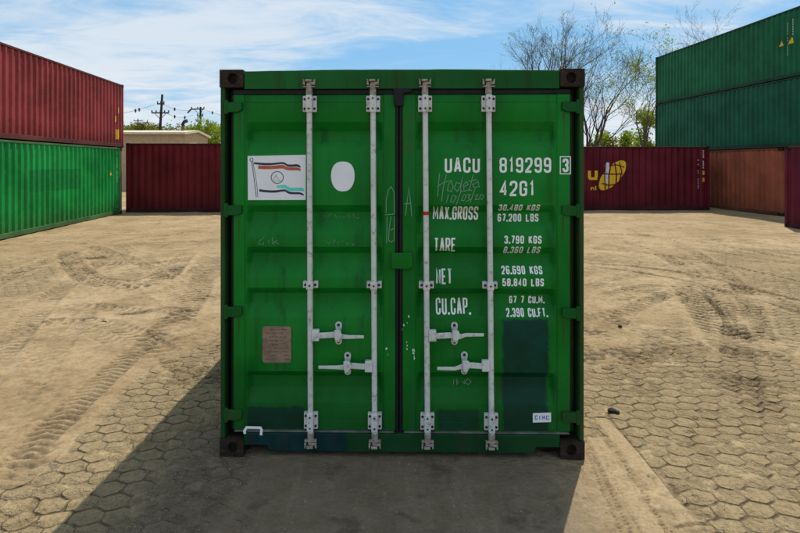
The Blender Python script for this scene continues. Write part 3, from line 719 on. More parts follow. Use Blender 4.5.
        for i in range(4):
            yo_ = [-.026, -.032, -.036, -.044, -.05]
            q8 = [(up[i], yo_[i]), (up[i + 1], yo_[i + 1]), (dn[i + 1], yo_[i + 1]), (dn[i], yo_[i])]
            A = [mb.bm.verts.new((p[0], y_, p[1])) for p, y_ in q8]; B = [mb.bm.verts.new((p[0], y_ + .012, p[1])) for p, y_ in q8]
            mb.bm.faces.new(A); mb.bm.faces.new(B[::-1])
            for e in ((0, 1), (2, 3)) + (((3, 0),) if i == 0 else ()) + (((1, 2),) if i == 3 else ()): mb.bm.faces.new([A[e[0]], B[e[0]], B[e[1]], A[e[1]]])
        bmesh.ops.remove_doubles(mb.bm, verts=mb.bm.verts, dist=1e-5)
        mb.build('handle', M['bar'], d, bevel=.004)
        # catch: lobed plate and hasp
        mb = MB(); pc = []
        zc2 = zh + .0; rad_ = .023
        for a in range(0, 181, 20): pc.append((xc2 + rad_ * math.cos(R(a)), zc2 + .056 + rad_ * math.sin(R(a))))
        pc += [(xc2 - .017, zc2 + .01), (xc2 - .017, zc2 - .015)]
        for a in range(180, 361, 20): pc.append((xc2 + rad_ * math.cos(R(a)), zc2 - .052 + rad_ * math.sin(R(a))))
        pc += [(xc2 + .017, zc2 - .015), (xc2 + .017, zc2 + .01)]
        mb.prism(pc, YP - .012, YP - .001)
        mb.box(xc2 - .014, xc2 + .014, -.028, YP - .012, zc2 - .042, zc2 - .030)
        mb.prism([(xc2 - .02, zc2 + .045), (xc2 + .02, zc2 + .045), (xc2 + .034, zc2 + .012), (xc2 + .016, zc2 - .020), (xc2 - .014, zc2 - .020)], -.058, -.050)
        mb.box(xc2 - .014, xc2 + .014, -.050, YP - .012, zc2 + .030, zc2 + .042)
        mb.build('handle_catch', M['bar'], d, bevel=.003)
        for dz_ in (.058, -.055): MB().tube([(xc2, YP - .0125, zc2 + dz_), (xc2, YP - .017, zc2 + dz_)], .010, 10).build('bolt', M['bolt'], d)
dl, dr_ = doors
# seal joint at the top of the centre gap, guard plate over the gap
MB().prism([(lx(394), lz(106)), (lx(403.5), lz(106)), (lx(404), lz(93)), (lx(412), lz(92)), (lx(412.5), lz(84.5)), (lx(393), lz(84.5))], .004, .0205).build('seal_joint', M['black'], dr_, bevel=.008)
MB().prism([(lx(391), lz(252.5)), (lx(412.5), lz(251.5)), (lx(413), lz(266.5)), (lx(409), lz(268.5)), (lx(391.5), lz(268))], .004, .016).build('guard_plate', M['door_green'], dr_, bevel=.006)
# red tape on the third bar
zt = lz(212.2); xr_ = lx(427.8) + (lx(425.3) - lx(427.8)) * (zt - .1) / 2.3
MB().tube([(xr_, -.008, zt - .012), (xr_, -.008, zt + .012)], .0195, 14).build('tape', M['red_tape'], dr_, smooth=40)

def decal(name, mb, mat, parent, off=.0015): return conform(mb, depth_panel, (), [k_z + e for k_z in zk for e in (-.002, .002)], off).build(name, mat, parent)
def words(txt, a, b, c, d_, t, mat, nm='lettering', gap=.26):
    ws = lambda s_: sum(.32 if ch == '.' else .75 if ch == ' ' else 1.25 if ch == 'M' else .7 if ch == '1' else 1.0 for ch in s_) + gap * len(s_)
    tot = ws(txt) - gap; pos = 0                             # one piece of lettering per word
    for wd in txt.split(' '):
        i = txt.index(wd, pos); pos = i + len(wd)
        f0 = ws(txt[:i]) / tot; f1 = (ws(txt[:pos]) - gap) / tot
        decal(nm, text_mb(wd, lx(a + (b - a) * f0), lx(a + (b - a) * f1), lz(d_), lz(c), t, gap=gap), mat, dr_)
words('UACU', 445.3, 480.8, 157, 172.2, .0150, M['white'])
words('819299', 500.6, 552.6, 157, 172.2, .0150, M['white'])
mb = text_mb('3', lx(563.7), lx(569.8), lz(171.5), lz(158), .0145)
mb.ribbon([(lx(561.5), lz(173.3)), (lx(571.6), lz(173.3)), (lx(571.6), lz(156.2)), (lx(561.5), lz(156.2))], .006, 0, True)
for v in mb.bm.verts: v.co.y += YF - .0015 if v.co.x > fo - .002 else YF - .0015
mb.build('check_digit', M['white'], dr_)
words('42G1', 501, 536, 180.3, 195.6, .0150, M['white'])
words('MAX.GROSS', 433.6, 480, 206, 220.2, .0110, M['white'], gap=.2)
words('30.480 KGS', 500.2, 541.8, 204, 210.8, .0085, M['white_faded'])
words('67.200 LBS', 500.0, 541.8, 214, 222, .0090, M['white'])
words('TARE', 434.5, 456.8, 237.5, 252, .0110, M['white'], gap=.18)
words('3.790 KGS', 505.4, 543, 235.2, 243.2, .0090, M['white'])
words('8.360 LBS', 505.4, 542.6, 246.2, 254, .0085, M['white_faded'])
words('NET', 436.5, 452.8, 269.2, 284, .0115, M['white_worn'], gap=.18)
words('26.690 KGS', 503.2, 544.6, 266.5, 274.3, .0090, M['white'])
words('58.840 LBS', 503.5, 545.3, 278, 285.8, .0090, M['white'])
words('CU.CAP.', 436.6, 472, 299.6, 315, .0110, M['white'])
words('67 7 CU.M.', 511.8, 548, 297.5, 305, .0085, M['white'])
words('2.390 CU.FT.', 508, 549.6, 309, 316.8, .0085, M['white'])
# chalk writing
def scrawl(strokes, t, mat, parent, dep=None, nm='chalk_writing'):
    mb = MB()
    for i, s_ in enumerate(strokes): mb.ribbon([(lx(a), lz(b)) for a, b in s_], t, -.0002 * i)
    if dep is None: return decal(nm, mb, mat, parent, .0014)
    for v in mb.bm.verts: v.co.y += dep
    return mb.build(nm, mat, parent)
scrawl([[(440, 173), (439, 184), (438, 196)], [(447, 174), (444, 186), (442, 201)], [(438, 186), (444, 182), (452, 180), (449, 184), (448, 190), (452, 191), (454, 186), (452, 181)],
        [(461, 183), (457, 182), (455, 188), (458, 191), (461, 186), (464, 173), (461, 190), (464, 191)], [(464, 187), (469, 184), (467, 181), (464, 185), (465, 191), (470, 189)],
        [(474, 174), (470, 190), (473, 190)], [(469, 181), (478, 179)], [(474, 184), (479, 181), (480, 186), (475, 187), (473, 183)],
        [(449, 194), (447, 202)], [(453, 196), (451, 201), (454, 202), (457, 196), (453, 195)], [(462, 190), (457, 204)], [(464, 195), (462, 200), (465, 200), (467, 195), (464, 194)],
        [(468, 194), (471, 194), (469, 197), (471, 199), (467, 201)], [(476, 188), (471, 202)], [(476, 195), (479, 194), (476, 199), (480, 199)], [(482, 194), (480, 198), (483, 199), (485, 195), (482, 194)]], .0048, M['chalk'], dr_)
scrawl([[(405.5, 215), (407, 203), (409, 187), (410.5, 200), (412, 216)], [(404, 203.5), (411.5, 203)]], .005, M['chalk'], dr_, YF - .0015)
scrawl([[(386, 213), (386, 200), (388, 190), (391, 186), (394, 192), (394.5, 213)], [(385, 214.5), (395, 213.5)], [(387, 216), (386.5, 243)], [(394.5, 216), (394, 242)],
        [(391, 216), (389, 228), (388.5, 240), (391.5, 242), (393, 240)], [(390, 230), (394, 228)]], .0045, M['chalk'], dl, YF - .0015)
scrawl([[(262, 237.5), (257, 241), (256, 244), (261, 244.5), (261, 242)], [(266, 240), (267, 244)], [(270, 237), (270.5, 244), (276, 240), (272, 242), (277, 244)]], .005, M['chalk_faint'], dl)
rs = random.Random(3); st_ = []
for (y0_, x0_, x1_) in ((217, 321, 357), (242, 326, 352)):
    x_ = x0_
    while x_ < x1_:
        st_.append([(x_, y0_ + rs.uniform(-2, 2)), (x_ + 1.5, y0_ + rs.uniform(-3, 3)), (x_ + 3, y0_ + rs.uniform(-2, 2))]); x_ += rs.uniform(3.5, 6)
scrawl(st_, .004, M['chalk_faint'], dl)
scrawl([[(455, 383), (455, 388)], [(458, 382), (458, 388), (460, 386), (458, 384)], [(464, 385), (466, 387), (466, 383)], [(468, 383), (467, 386), (470, 388), (473, 385), (470, 382), (468, 383)]], .0045, M['chalk'], dr_)
# chips on the right inner frame
rs = random.Random(8)
for (a, b_, n_) in ((408, 319, 3), (407.5, 346, 4), (414, 352, 5), (413.5, 358, 3), (403, 328, 2), (386.5, 352, 3)):
    for i in range(n_):
        x_, z_ = lx(a + rs.uniform(-1.2, 1.2)), lz(b_ + rs.uniform(-4, 4)); e = rs.uniform(.004, .009)
        mb = MB(); mb.face([(x_ - e * .5, YF - .001 - .0001 * i, z_ - e), (x_ + e * .4, YF - .001 - .0001 * i, z_ - e * .7), (x_ + e * .5, YF - .001 - .0001 * i, z_ + e), (x_ - e * .4, YF - .001 - .0001 * i, z_ + e * .8)])
        mb.build('paint_chip', M['white_worn'], dl if a < 400 else dr_)
# left door: flag sticker
mb = MB(); P0 = [(lx(245.3), lz(199.8)), (lx(304.2), lz(199.6)), (lx(304.4), lz(154.2)), (lx(245), lz(155.4))]
mb.prism(P0, YP - .004, YP - .001); fs = mb.build('flag_sticker', M['sticker'], dl)
fs['label'] = 'white rectangular sticker printed with a waving flag'
def sk(u, v): return (lx(240 + u / 8.886), lz(145 + v / 8.886))
def band(top_, bot_, y_, mat, nm):
    mb = MB(); A = [mb.bm.verts.new((sk(*p)[0], y_, sk(*p)[1])) for p in top_]; B = [mb.bm.verts.new((sk(*p)[0], y_, sk(*p)[1])) for p in bot_]
    for i in range(len(A) - 1): mb.bm.faces.new([A[i], A[i + 1], B[i + 1], B[i]])
    return mb.build(nm, mat, fs)
U8 = [100, 140, 200, 260, 310, 345, 372, 390, 410, 450, 490, 512, 524]
def off(vs_): return list(zip(U8, vs_))
YS = YP - .0048
nav_t = [148, 151, 155, 155, 151, 147, 148, 157, 168, 168, 165, 172, 186]; nav_b = [163, 170, 175, 174, 169, 164, 166, 176, 188, 189, 188, 194, 198]
org_t = [180, 178, 180, 180, 176, 171, 173, 183, 192, 193, 194, 200, 206]; org_b = [190, 207, 210, 210, 207, 204, 206, 214, 220, 221, 220, 222, 232]
band(off(nav_t), off(nav_b), YS, M['navy'], 'flag_stripe'); band(off(org_t)[1:], off(org_b)[1:], YS, M['orange'], 'flag_stripe')
V8 = [150, 200, 260, 310, 350, 385, 405, 425, 470, 515, 540, 554]
cy_t = [368, 366, 364, 358, 352, 350, 362, 374, 378, 376, 376, 390]; cy_b = [374, 376, 376, 378, 378, 382, 398, 406, 406, 404, 404, 410]
nb_t = [388, 396, 400, 398, 392, 390, 402, 412, 416, 416, 424, 436]; nb_b = [411, 417, 421, 419, 412, 410, 424, 433, 435, 435, 442, 448]
band(list(zip(V8, cy_t))[3:], list(zip(V8, cy_b))[3:], YS, M['cyan'], 'flag_stripe'); band(list(zip(V8, nb_t)), list(zip(V8, nb_b)), YS, M['navy'], 'flag_stripe')
mb = MB()
mb.ribbon([sk(80 + 14 * math.cos(a), 126 - 14 * math.sin(a)) for a in [k * math.pi / 8 for k in range(16)]], .004, YS, True)
mb.ribbon([sk(82, 144), sk(104, 300), sk(124, 462)], .004, YS - .0002); mb.ribbon([sk(92, 144), sk(126, 330), sk(138, 462)], .003, YS - .0003)
mb.ribbon([sk(313 + 55 * math.cos(a), 284 - 53 * math.sin(a)) for a in [k * math.pi / 14 for k in range(28)]], .0045, YS - .0004, True)
mb.ribbon([sk(280, 312), sk(300, 262), sk(322, 300), sk(345, 315), sk(285, 318)], .002, YS - .0005)
mb.build('flag_outline', M['navy'], fs)
# white oval
mb = MB(); pts = []
for k_a in range(36):
    a = 2 * math.pi * k_a / 36; ca, sa = math.cos(a), math.sin(a)
    pts.append((lx(342 + 12 * math.copysign(abs(ca) ** .8, ca) * (1 - .10 * (sa < 0) * abs(sa))), lz(176 - 15 * math.copysign(abs(sa) ** .85, sa))))
mb.prism(pts, YP - .003, YP - .001); mb.build('round_sticker', M['sticker'], dl)
# approval plate
mb = MB(); x0_, x1_, z0_, z1_ = lx(260.2), lx(289.4), lz(363.6), lz(327); zm = lz(340.8); r_ = .012
mb.prism([(x0_ + r_, z0_), (x1_ - r_, z0_), (x1_, z0_ + r_), (x1_, zm - .006), (x1_ - .008, zm), (x1_, zm + .006), (x1_, z1_ - r_), (x1_ - r_, z1_), (x0_ + r_, z1_), (x0_, z1_ - r_), (x0_, zm + .006), (x0_ + .008, zm), (x0_, zm - .006), (x0_, z0_ + r_)], YP - .006, YP - .001)
dp = mb.build('data_plate', plain('weathered_plate', (.26, .175, .12), .7, .2, 16, worn=(.12, .075, .05), worn_amt=.8), dl)
mb = MB(); rs = random.Random(2)
for k_l in range(9):
    z_ = z1_ - .02 - k_l * .025; x_ = x0_ + .015 + (rs.random() * .03)
    while x_ < x1_ - .03:
        l_ = rs.uniform(.012, .05)
        if rs.random() < .75: mb.ribbon([(x_, z_), (min(x_ + l_, x1_ - .012), z_)], .0035, YP - .0065)
        x_ += l_ + .01
mb.build('plate_lines', plain('plate_engraving', (.10, .065, .045), .8, .2, 20), dp)
# white bracket-shaped brush mark, maker's sticker
mb = MB(); mb.ribbon([(lx(243.8), lz(433)), (lx(243.2), lz(430)), (lx(245.5), lz(426.6)), (lx(259.5), lz(426.8)), (lx(260.6), lz(429)), (lx(260), lz(434.3))], .017, -.004)
mb.build('paint_mark', M['white'], root)
ck = MB().prism([(lx(534), lz(421.8)), (lx(552.3), lz(421.2)), (lx(552.2), lz(411.8)), (lx(534), lz(412.6))], YF - .0005, YF + .0025).build('maker_sticker', M['sticker'], dr_)
mb = text_mb('CIMC', lx(536), lx(550), lz(419), lz(414.5), .0055, gap=.3)
for v in mb.bm.verts: v.co.y += YF - .001
mb.build('sticker_lettering', M['blue_print'], ck)

# ------------------------------------------------------------------ the other containers
def container(loc, rz, L, hgt, mats, label, group, castmat='rusty'):
    """long side facing local -y, left end at the origin"""
    wall, rail, post = mats
    r0 = empty('shipping_container', loc, rz, label, 'container', group)
    for x_, sg in ((0, 1), (L, -1)):
        for cz in (0.0, hgt - .118):
            casting(x_, cz, 0.0, sg, 1, M[castmat], r0); casting(x_, cz, CW, sg, -1, M[castmat], r0)
        for y_ in (0, CW):
            ya, yb_ = (.004, .12) if y_ == 0 else (CW - .12, CW - .004); xa, xb = (.004, .11) if x_ == 0 else (L - .11, L - .004)
            MB().box(xa, xb, ya, yb_, .118, hgt - .118).build('corner_post', post, r0, bevel=.01)
        s2 = 1 if x_ == 0 else -1
        corr_wall(.12, CW - .12, .155, hgt - .115, .02, lambda u, z, d, x_=x_, s2=s2: (x_ + s2 * d, u, z)).build('end_wall', wall, r0)
        MB().box(min(x_ + s2 * .006, x_ + s2 * .09), max(x_ + s2 * .006, x_ + s2 * .09), .18, CW - .18, .02, .155).build('end_sill', rail, r0)
        MB().box(min(x_ + s2 * .006, x_ + s2 * .09), max(x_ + s2 * .006, x_ + s2 * .09), .18, CW - .18, hgt - .115, hgt - .012).build('end_header', rail, r0)
    for y_, s2 in ((0, 1), (CW, -1)):
        corr_wall(.11, L - .11, .16, hgt - .07, .014, lambda u, z, d, y_=y_, s2=s2: (u, y_ + s2 * d, z)).build('side_wall', wall, r0)
        MB().box(.18, L - .18, min(y_ + s2 * .004, y_ + s2 * .06), max(y_ + s2 * .004, y_ + s2 * .06), .03, .16).build('bottom_rail', rail, r0, bevel=.006)
        MB().box(.18, L - .18, min(y_ + s2 * .004, y_ + s2 * .065), max(y_ + s2 * .004, y_ + s2 * .065), hgt - .07, hgt - .01).build('top_rail', rail, r0, bevel=.006)
    mb = MB(); us = [.1]; 
    while us[-1] < L - .1: us.append(min(L - .1, us[-1] + .13))
    mb.grid(us, [.066, CW - .066], lambda u, z: (u, z, hgt - .03 + (.012 if int(u / .13) % 2 else 0))); mb.build('roof', wall, r0)
    MB().box(.1, L - .1, .07, CW - .07, .11, .15).build('floor', M['bolt'], r0)
    return r0
def wall_depth(x, z): return .014 + CDEP * corr(x)
def wall_decal(nm, mb, mat, parent, off=.003):
    xs_ = [v.co.x for v in mb.bm.verts]
    return conform(mb, wall_depth, corr_kinks(min(xs_), max(xs_)), (), off).build(nm, mat, parent)
def ticks(x, z0, z1, w_, seed, fill=.75, step=.09):
    """column of upright stencilled characters read as small marks"""
    mb = MB(); r_ = random.Random(seed); z = z1
    while z > z0:
        if r_.random() < fill:
            hh_ = step * r_.uniform(.55, .8)
            mb.ribbon([(x, z), (x, z - hh_)], w_ * .35, 0); mb.ribbon([(x + w_ * .5, z - r_.random() * .02), (x + w_ * .5, z - hh_)], w_ * .3, 0)
            mb.ribbon([(x - .01, z - hh_ * .5), (x + w_ * .5, z - hh_ * .5)], .014, -.0004)
        z -= step
    return mb
# --- left row
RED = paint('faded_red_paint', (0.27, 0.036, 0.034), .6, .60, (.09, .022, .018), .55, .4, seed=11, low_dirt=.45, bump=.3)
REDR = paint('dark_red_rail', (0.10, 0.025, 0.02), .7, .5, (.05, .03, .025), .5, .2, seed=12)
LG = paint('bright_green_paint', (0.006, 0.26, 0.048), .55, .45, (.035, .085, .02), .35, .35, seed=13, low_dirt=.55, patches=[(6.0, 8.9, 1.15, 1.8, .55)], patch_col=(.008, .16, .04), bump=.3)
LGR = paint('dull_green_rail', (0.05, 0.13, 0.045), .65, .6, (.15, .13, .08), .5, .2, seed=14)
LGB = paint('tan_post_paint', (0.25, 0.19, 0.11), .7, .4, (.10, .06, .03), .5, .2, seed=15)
aF = Vector((-10.94, 21.26)); aN = Vector((-10.18, 13.74)); u = (aF - aN).normalized(); o_ = aF - u * 12.19; rzl = math.atan2(u.y, u.x)
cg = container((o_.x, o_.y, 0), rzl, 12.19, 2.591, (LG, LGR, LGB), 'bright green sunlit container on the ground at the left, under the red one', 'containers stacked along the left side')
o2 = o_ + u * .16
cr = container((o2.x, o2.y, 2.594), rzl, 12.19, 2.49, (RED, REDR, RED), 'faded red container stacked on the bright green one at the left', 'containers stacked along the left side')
x_ = 12.19
def rect(x0, x1, z0, z1): mb = MB(); mb.face([(x0, 0, z0), (x1, 0, z0), (x1, 0, z1), (x0, 0, z1)]); return mb
def tri(xc, zc_, s_): mb = MB(); mb.face([(xc - s_, 0, zc_ - s_), (xc + s_, 0, zc_ - s_), (xc, 0, zc_ + s_)]); return mb
wall_decal('yellow_panel', rect(x_ - .72, x_ - .40, .32, .70), M['yellow'], cr)
wall_decal('hazard_mark', rect(x_ - .78, x_ - .58, .98, 1.20), M['yellow'], cr); wall_decal('hazard_mark', rect(x_ - .50, x_ - .36, 1.32, 1.55), M['yellow'], cr)

wall_decal('hazard_mark', tri(x_ - .95, 1.66, .13), M['yellow'], cg)
wall_decal('side_marking', ticks(x_ - .70, .6, 2.45, .12, 7, .9), M['white_faded'], cg); wall_decal('side_marking', ticks(x_ - .38, .3, 2.4, .10, 9, .8), M['white_worn'], cg)
# --- back row
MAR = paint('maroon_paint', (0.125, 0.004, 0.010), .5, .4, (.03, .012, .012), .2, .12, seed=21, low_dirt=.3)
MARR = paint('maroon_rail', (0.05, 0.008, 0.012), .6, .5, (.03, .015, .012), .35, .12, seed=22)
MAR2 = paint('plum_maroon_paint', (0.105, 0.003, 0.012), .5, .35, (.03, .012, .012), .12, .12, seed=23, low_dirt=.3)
bl = Vector((-11.05, 21.75)); 
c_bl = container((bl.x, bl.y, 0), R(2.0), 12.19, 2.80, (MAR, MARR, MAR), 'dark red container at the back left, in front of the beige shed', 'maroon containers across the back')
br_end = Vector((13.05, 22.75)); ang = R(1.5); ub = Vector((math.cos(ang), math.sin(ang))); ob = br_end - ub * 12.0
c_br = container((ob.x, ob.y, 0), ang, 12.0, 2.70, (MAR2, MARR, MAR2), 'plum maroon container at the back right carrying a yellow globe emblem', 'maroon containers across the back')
sB = 23.6
def bx(px): return 12.0 - (707 - px) / sB
def bz(py): return (211.0 - py) / sB
# emblem: tilted yellow globe with meridians, letters left of it
mb = MB(); tl = R(48); pts = []
def ell(a, ru, rv, cx=609.5, cy=176):
    e, f = ru * math.cos(a), rv * math.sin(a); return (bx(cx + e * math.cos(tl) - f * math.sin(tl)), bz(cy - e * math.sin(tl) - f * math.cos(tl)))
mb.face([(p[0], 0, p[1]) for p in [ell(2 * math.pi * k_ / 32, 18.5, 8.2) for k_ in range(32)]])
em = wall_decal('globe_emblem', mb, M['yellow'], c_br, .003)
mb = MB(); mb.face([(bx(a), 0, bz(b_)) for a, b_ in ((601.8, 183.5), (601.6, 166), (604, 163), (606.5, 163.5), (605.5, 184))]); wall_decal('emblem_band', mb, M['logo_white'], em, .006)
mb = MB()
for s_ in ([(602, 191), (601.5, 176), (602.5, 165)], [(606, 190), (606, 176), (608, 164)], [(613, 186), (613.5, 176), (612, 163)], [(617, 181), (619, 172), (616.5, 163)],
           [(600, 174.5), (610, 175), (620, 174.5)], [(599, 184), (606, 186), (614, 184.5)], [(607, 166.5), (613, 165.5), (621, 168)]):
    mb.ribbon([(bx(a), bz(b_)) for a, b_ in s_], .045, -.0004 * mb.bm.verts.__len__() / 6)
wall_decal('emblem_lines', mb, MAR2, em, .009)
mb = MB(); mb.ribbon([(bx(586.5), bz(171.5)), (bx(586.5), bz(178)), (bx(587.5), bz(179.3)), (bx(594.2), bz(179.3))], .11, 0); mb.ribbon([(bx(593.3), bz(171.5)), (bx(593.3), bz(178.0))], .11, -.001)
wall_decal('wall_lettering', mb, M['yellow'], c_br)
mb = MB(); mb.ribbon([(bx(588), bz(190.6)), (bx(588), bz(188.4)), (bx(589.6), bz(188)), (bx(590.8), bz(188.8)), (bx(590.8), bz(190.6))], .045, 0); mb.ribbon([(bx(592.8), bz(186.5)), (bx(592.8), bz(190.6))], .045, 0)
wall_decal('wall_lettering', mb, M['yellow'], c_br)
wall_decal('side_marking', ticks(bx(695.5), bz(188), bz(158), .06, 15, .8), M['white_worn'], c_br); wall_decal('side_marking', ticks(bx(700.5), bz(169), bz(151), .07, 16, .7), M['white_faded'], c_br)
for py in (173.5, 180.5): wall_decal('hazard_mark', rect(bx(700), bx(702.5), bz(py + 2), bz(py - 2)), M['yellow'], c_br)
# --- right row
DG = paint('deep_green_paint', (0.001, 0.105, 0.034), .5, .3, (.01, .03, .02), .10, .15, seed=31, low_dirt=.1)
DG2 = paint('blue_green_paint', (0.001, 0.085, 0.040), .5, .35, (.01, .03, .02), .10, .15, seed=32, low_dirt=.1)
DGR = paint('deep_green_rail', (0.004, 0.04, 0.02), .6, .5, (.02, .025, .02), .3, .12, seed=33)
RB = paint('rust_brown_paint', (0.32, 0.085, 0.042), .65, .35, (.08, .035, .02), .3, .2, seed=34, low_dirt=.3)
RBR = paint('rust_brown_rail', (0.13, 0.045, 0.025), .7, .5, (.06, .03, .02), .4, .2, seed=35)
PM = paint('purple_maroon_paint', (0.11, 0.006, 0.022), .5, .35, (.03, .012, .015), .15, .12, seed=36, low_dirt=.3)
gF = Vector((13.93, 29.5)); gN = Vector((14.62, 19.8)); ug = (gN - gF).normalized(); rzr = math.atan2(ug.y, ug.x)
bN = Vector((14.18, 20.1)); bo = bN - ug * 12.19
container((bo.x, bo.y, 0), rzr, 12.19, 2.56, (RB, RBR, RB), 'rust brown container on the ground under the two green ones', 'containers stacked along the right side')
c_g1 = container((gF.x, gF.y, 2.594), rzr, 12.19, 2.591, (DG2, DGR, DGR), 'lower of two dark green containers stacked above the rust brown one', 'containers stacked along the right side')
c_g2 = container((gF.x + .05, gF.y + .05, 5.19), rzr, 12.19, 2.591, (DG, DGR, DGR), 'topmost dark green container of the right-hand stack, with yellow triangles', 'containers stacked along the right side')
MB().box(-.02, .06, -.02, .2, 2.56, 2.62).build('twist_lock', M['logo_white'], c_g1)
xe = (Vector((14.58, 20.45)) - gF).length
wall_decal('hazard_mark', tri(xe - .22, 1.42, .13), M['yellow'], c_g2); wall_decal('hazard_mark', tri(xe + .26, 1.42, .13), M['yellow'], c_g2)
wall_decal('side_marking', ticks(xe + .06, .9, 2.1, .08, 18, .85), M['white_worn'], c_g2); wall_decal('side_marking', ticks(xe + .30, 1.6, 2.2, .08, 19, .8), M['white_worn'], c_g2)
pF = Vector((11.92, 16.75)); up_ = (Vector((.05, -1))).normalized()
container((pF.x, pF.y, 0), math.atan2(up_.y, up_.x), 12.19, 2.50, (PM, MARR, PM), 'purple maroon container at the right edge, nearer than the rust brown one', 'containers along the right edge')

# ------------------------------------------------------------------ beige shed behind the left containers
SB = plain('beige_siding', (.42, .31, .19), .7, .12, 3); SR = plain('pale_roof_edge', (.55, .47, .34), .6, .1, 4)
sh = empty('storage_shed', (-16.0, 40, 0), 0, 'long low beige shed behind the dark red container at the left', 'shed')
mb = MB(); n_ = 90; us = [-14 + 14 * i / n_ for i in range(n_ + 1)]
mb.grid(us, [0, 4.12], lambda u_, z: (u_, .03 * (int(round((u_ + 14) / 14 * n_)) % 2), z)); mb.build('front_wall', SB, sh)
mb = MB(); mb.face([(.002, .02, 0), (.002, 4.9, 0), (.002, 4.9, 4.1), (.002, 2.45, 4.42), (.002, .02, 4.1)]); mb.build('gable_wall', SB, sh)
mb = MB(); mb.face([(-14, .05, 0), (-14, 4.9, 0), (-14, 4.9, 4.1), (-14, 2.45, 4.42), (-14, .05, 4.1)]); mb.face([(-14, 4.9, 0), (0, 4.9, 0), (0, 4.9, 4.1), (-14, 4.9, 4.1)]); mb.build('back_wall', SB, sh)
mb = MB()
mb.prism([(-.25, 4.13), (-.25, 4.30), (2.45, 4.60), (5.15, 4.26), (5.15, 4.10), (2.45, 4.45)], -14.2, .2, 'x'); mb.build('roof', SR, sh)
mb = MB(); mb.tube([(-1.0, 2.3, 4.50), (-1.0, 2.3, 4.98)], .11, 12); ch = mb.build('flue', plain('rusty_flue', (.20, .08, .05), .8, .3, 6), sh, smooth=40)
mb = MB(); mb.tube([(-1.0, 2.3, 4.95), (-1.0, 2.3, 5.12), (-.88, 2.3, 5.28), (-.66, 2.3, 5.34)], [.12, .12, .13, .14], 12); mb.build('flue_cap', M['bolt'], ch, smooth=40)

# ------------------------------------------------------------------ power poles and wires
WOOD = plain('dark_pole_wood', (.035, .03, .027), .9, .3, 4); INS = plain('insulator', (.08, .07, .07), .5, .3, 8)
def pole(px, py_top, dist, lean, arms, label):
    x = (px - 400) * dist / F_PX; h = CAM_H + (HOR - py_top) * dist / F_PX; k_s = dist / F_PX
    r0 = empty('utility_pole', (x, dist, 0), 0, label, 'utility pole', 'utility poles beyond the shed')
    dx = math.tan(lean)
    mb = MB(); mb.tube([(0, 0, -.2), (dx * h * .5, 0, h * .5), (dx * h, 0, h)], [.22, .19, .15], 10); mb.build('pole_shaft', WOOD, r0, smooth=40)
    for (dz, a, b_, t_) in arms:
        z = h - dz * k_s; xc = dx * z; mb = MB()
        mb.box(xc + a * k_s, xc + b_ * k_s, -.22, -.10, z - .09, z + .09)
        if b_ - a > 9:
            mb.tube([(xc + a * k_s * .7, -.16, z), (xc, -.2, z - .9)], .04, 5); mb.tube([(xc + b_ * k_s * .7, -.16, z), (xc, -.2, z - .9)], .04, 5)
        am = mb.build('crossarm', WOOD, r0)
        for i in range(t_):
            xi_ = xc + (a + .4 + (b_ - a - .8) * i / max(1, t_ - 1)) * k_s
            MB().tube([(xi_, -.16, z + .09), (xi_, -.16, z + .22), (xi_, -.16, z + .36)], [.05, .12, .06], 8).build('insulator', INS, am)
    return r0, x, h, k_s
p1, x1, h1, ks1 = pole(157, 94.5, 75, R(3.6), ((9.5, -4, 3.2, 3), (18.5, -9, 8.5, 5)), 'taller leaning wooden utility pole with two crossarms')
p2, x2, h2, ks2 = pole(200.5, 107, 86, 0, ((2.2, -9, 4.2, 3), (9, -3, 3, 2)), 'shorter upright utility pole nearest the green container, arm reaching left')
MB().tube([(-9 * ks2, -.16, h2 - 2.4 * ks2), (-12.5 * ks2, -.16, h2 - 6 * ks2)], .12, 6).build('arm_bracket', WOOD, p2)
p3, x3, h3, ks3 = pole(138, 119, 150, 0, ((2, -4, 4, 3), (4.5, -3, 3, 2)), 'small far utility pole at the left, just above the trees')
def wire(a, b, sag, lab, blobs=()):
    pts = []
    for i in range(25):
        f = i / 24; p = Vector(a) * (1 - f) + Vector(b) * f; p.z -= sag * 4 * f * (1 - f); pts.append(p)
    mb = MB().tube(pts, .022, 4)
    o = mb.build('overhead_wire', M['bolt'], None); tag(o, lab, 'wire', 'overhead wires between the poles')
    if blobs:
        mb = MB()
        for f in blobs:
            p = pts[int(f * 24)]; mb.tube([p + Vector((0, 0, .22)), p, p - Vector((0, 0, .3))], [.06, .16, .06], 8)
        mb.build('splice', INS, o)
def P3(px, py, d): return ((px - 400) * d / F_PX, d, CAM_H + (HOR - py) * d / F_PX)
wire(P3(60, 118, 70), P3(154, 105, 75), .6, 'overhead wire from the left edge up to the leaning pole', (.80, .87)); wire(P3(162, 104, 75), P3(193, 110, 86), .4, 'upper overhead wire between the leaning and the upright pole', (.4,))
wire(P3(166, 113, 75), P3(193, 115, 86), .5, 'lower overhead wire between the leaning and the upright pole', (.3, .7)); wire(P3(205, 110, 86), P3(300, 128, 80), .6, 'overhead wire running right from the upright pole behind the green container', (.12,))

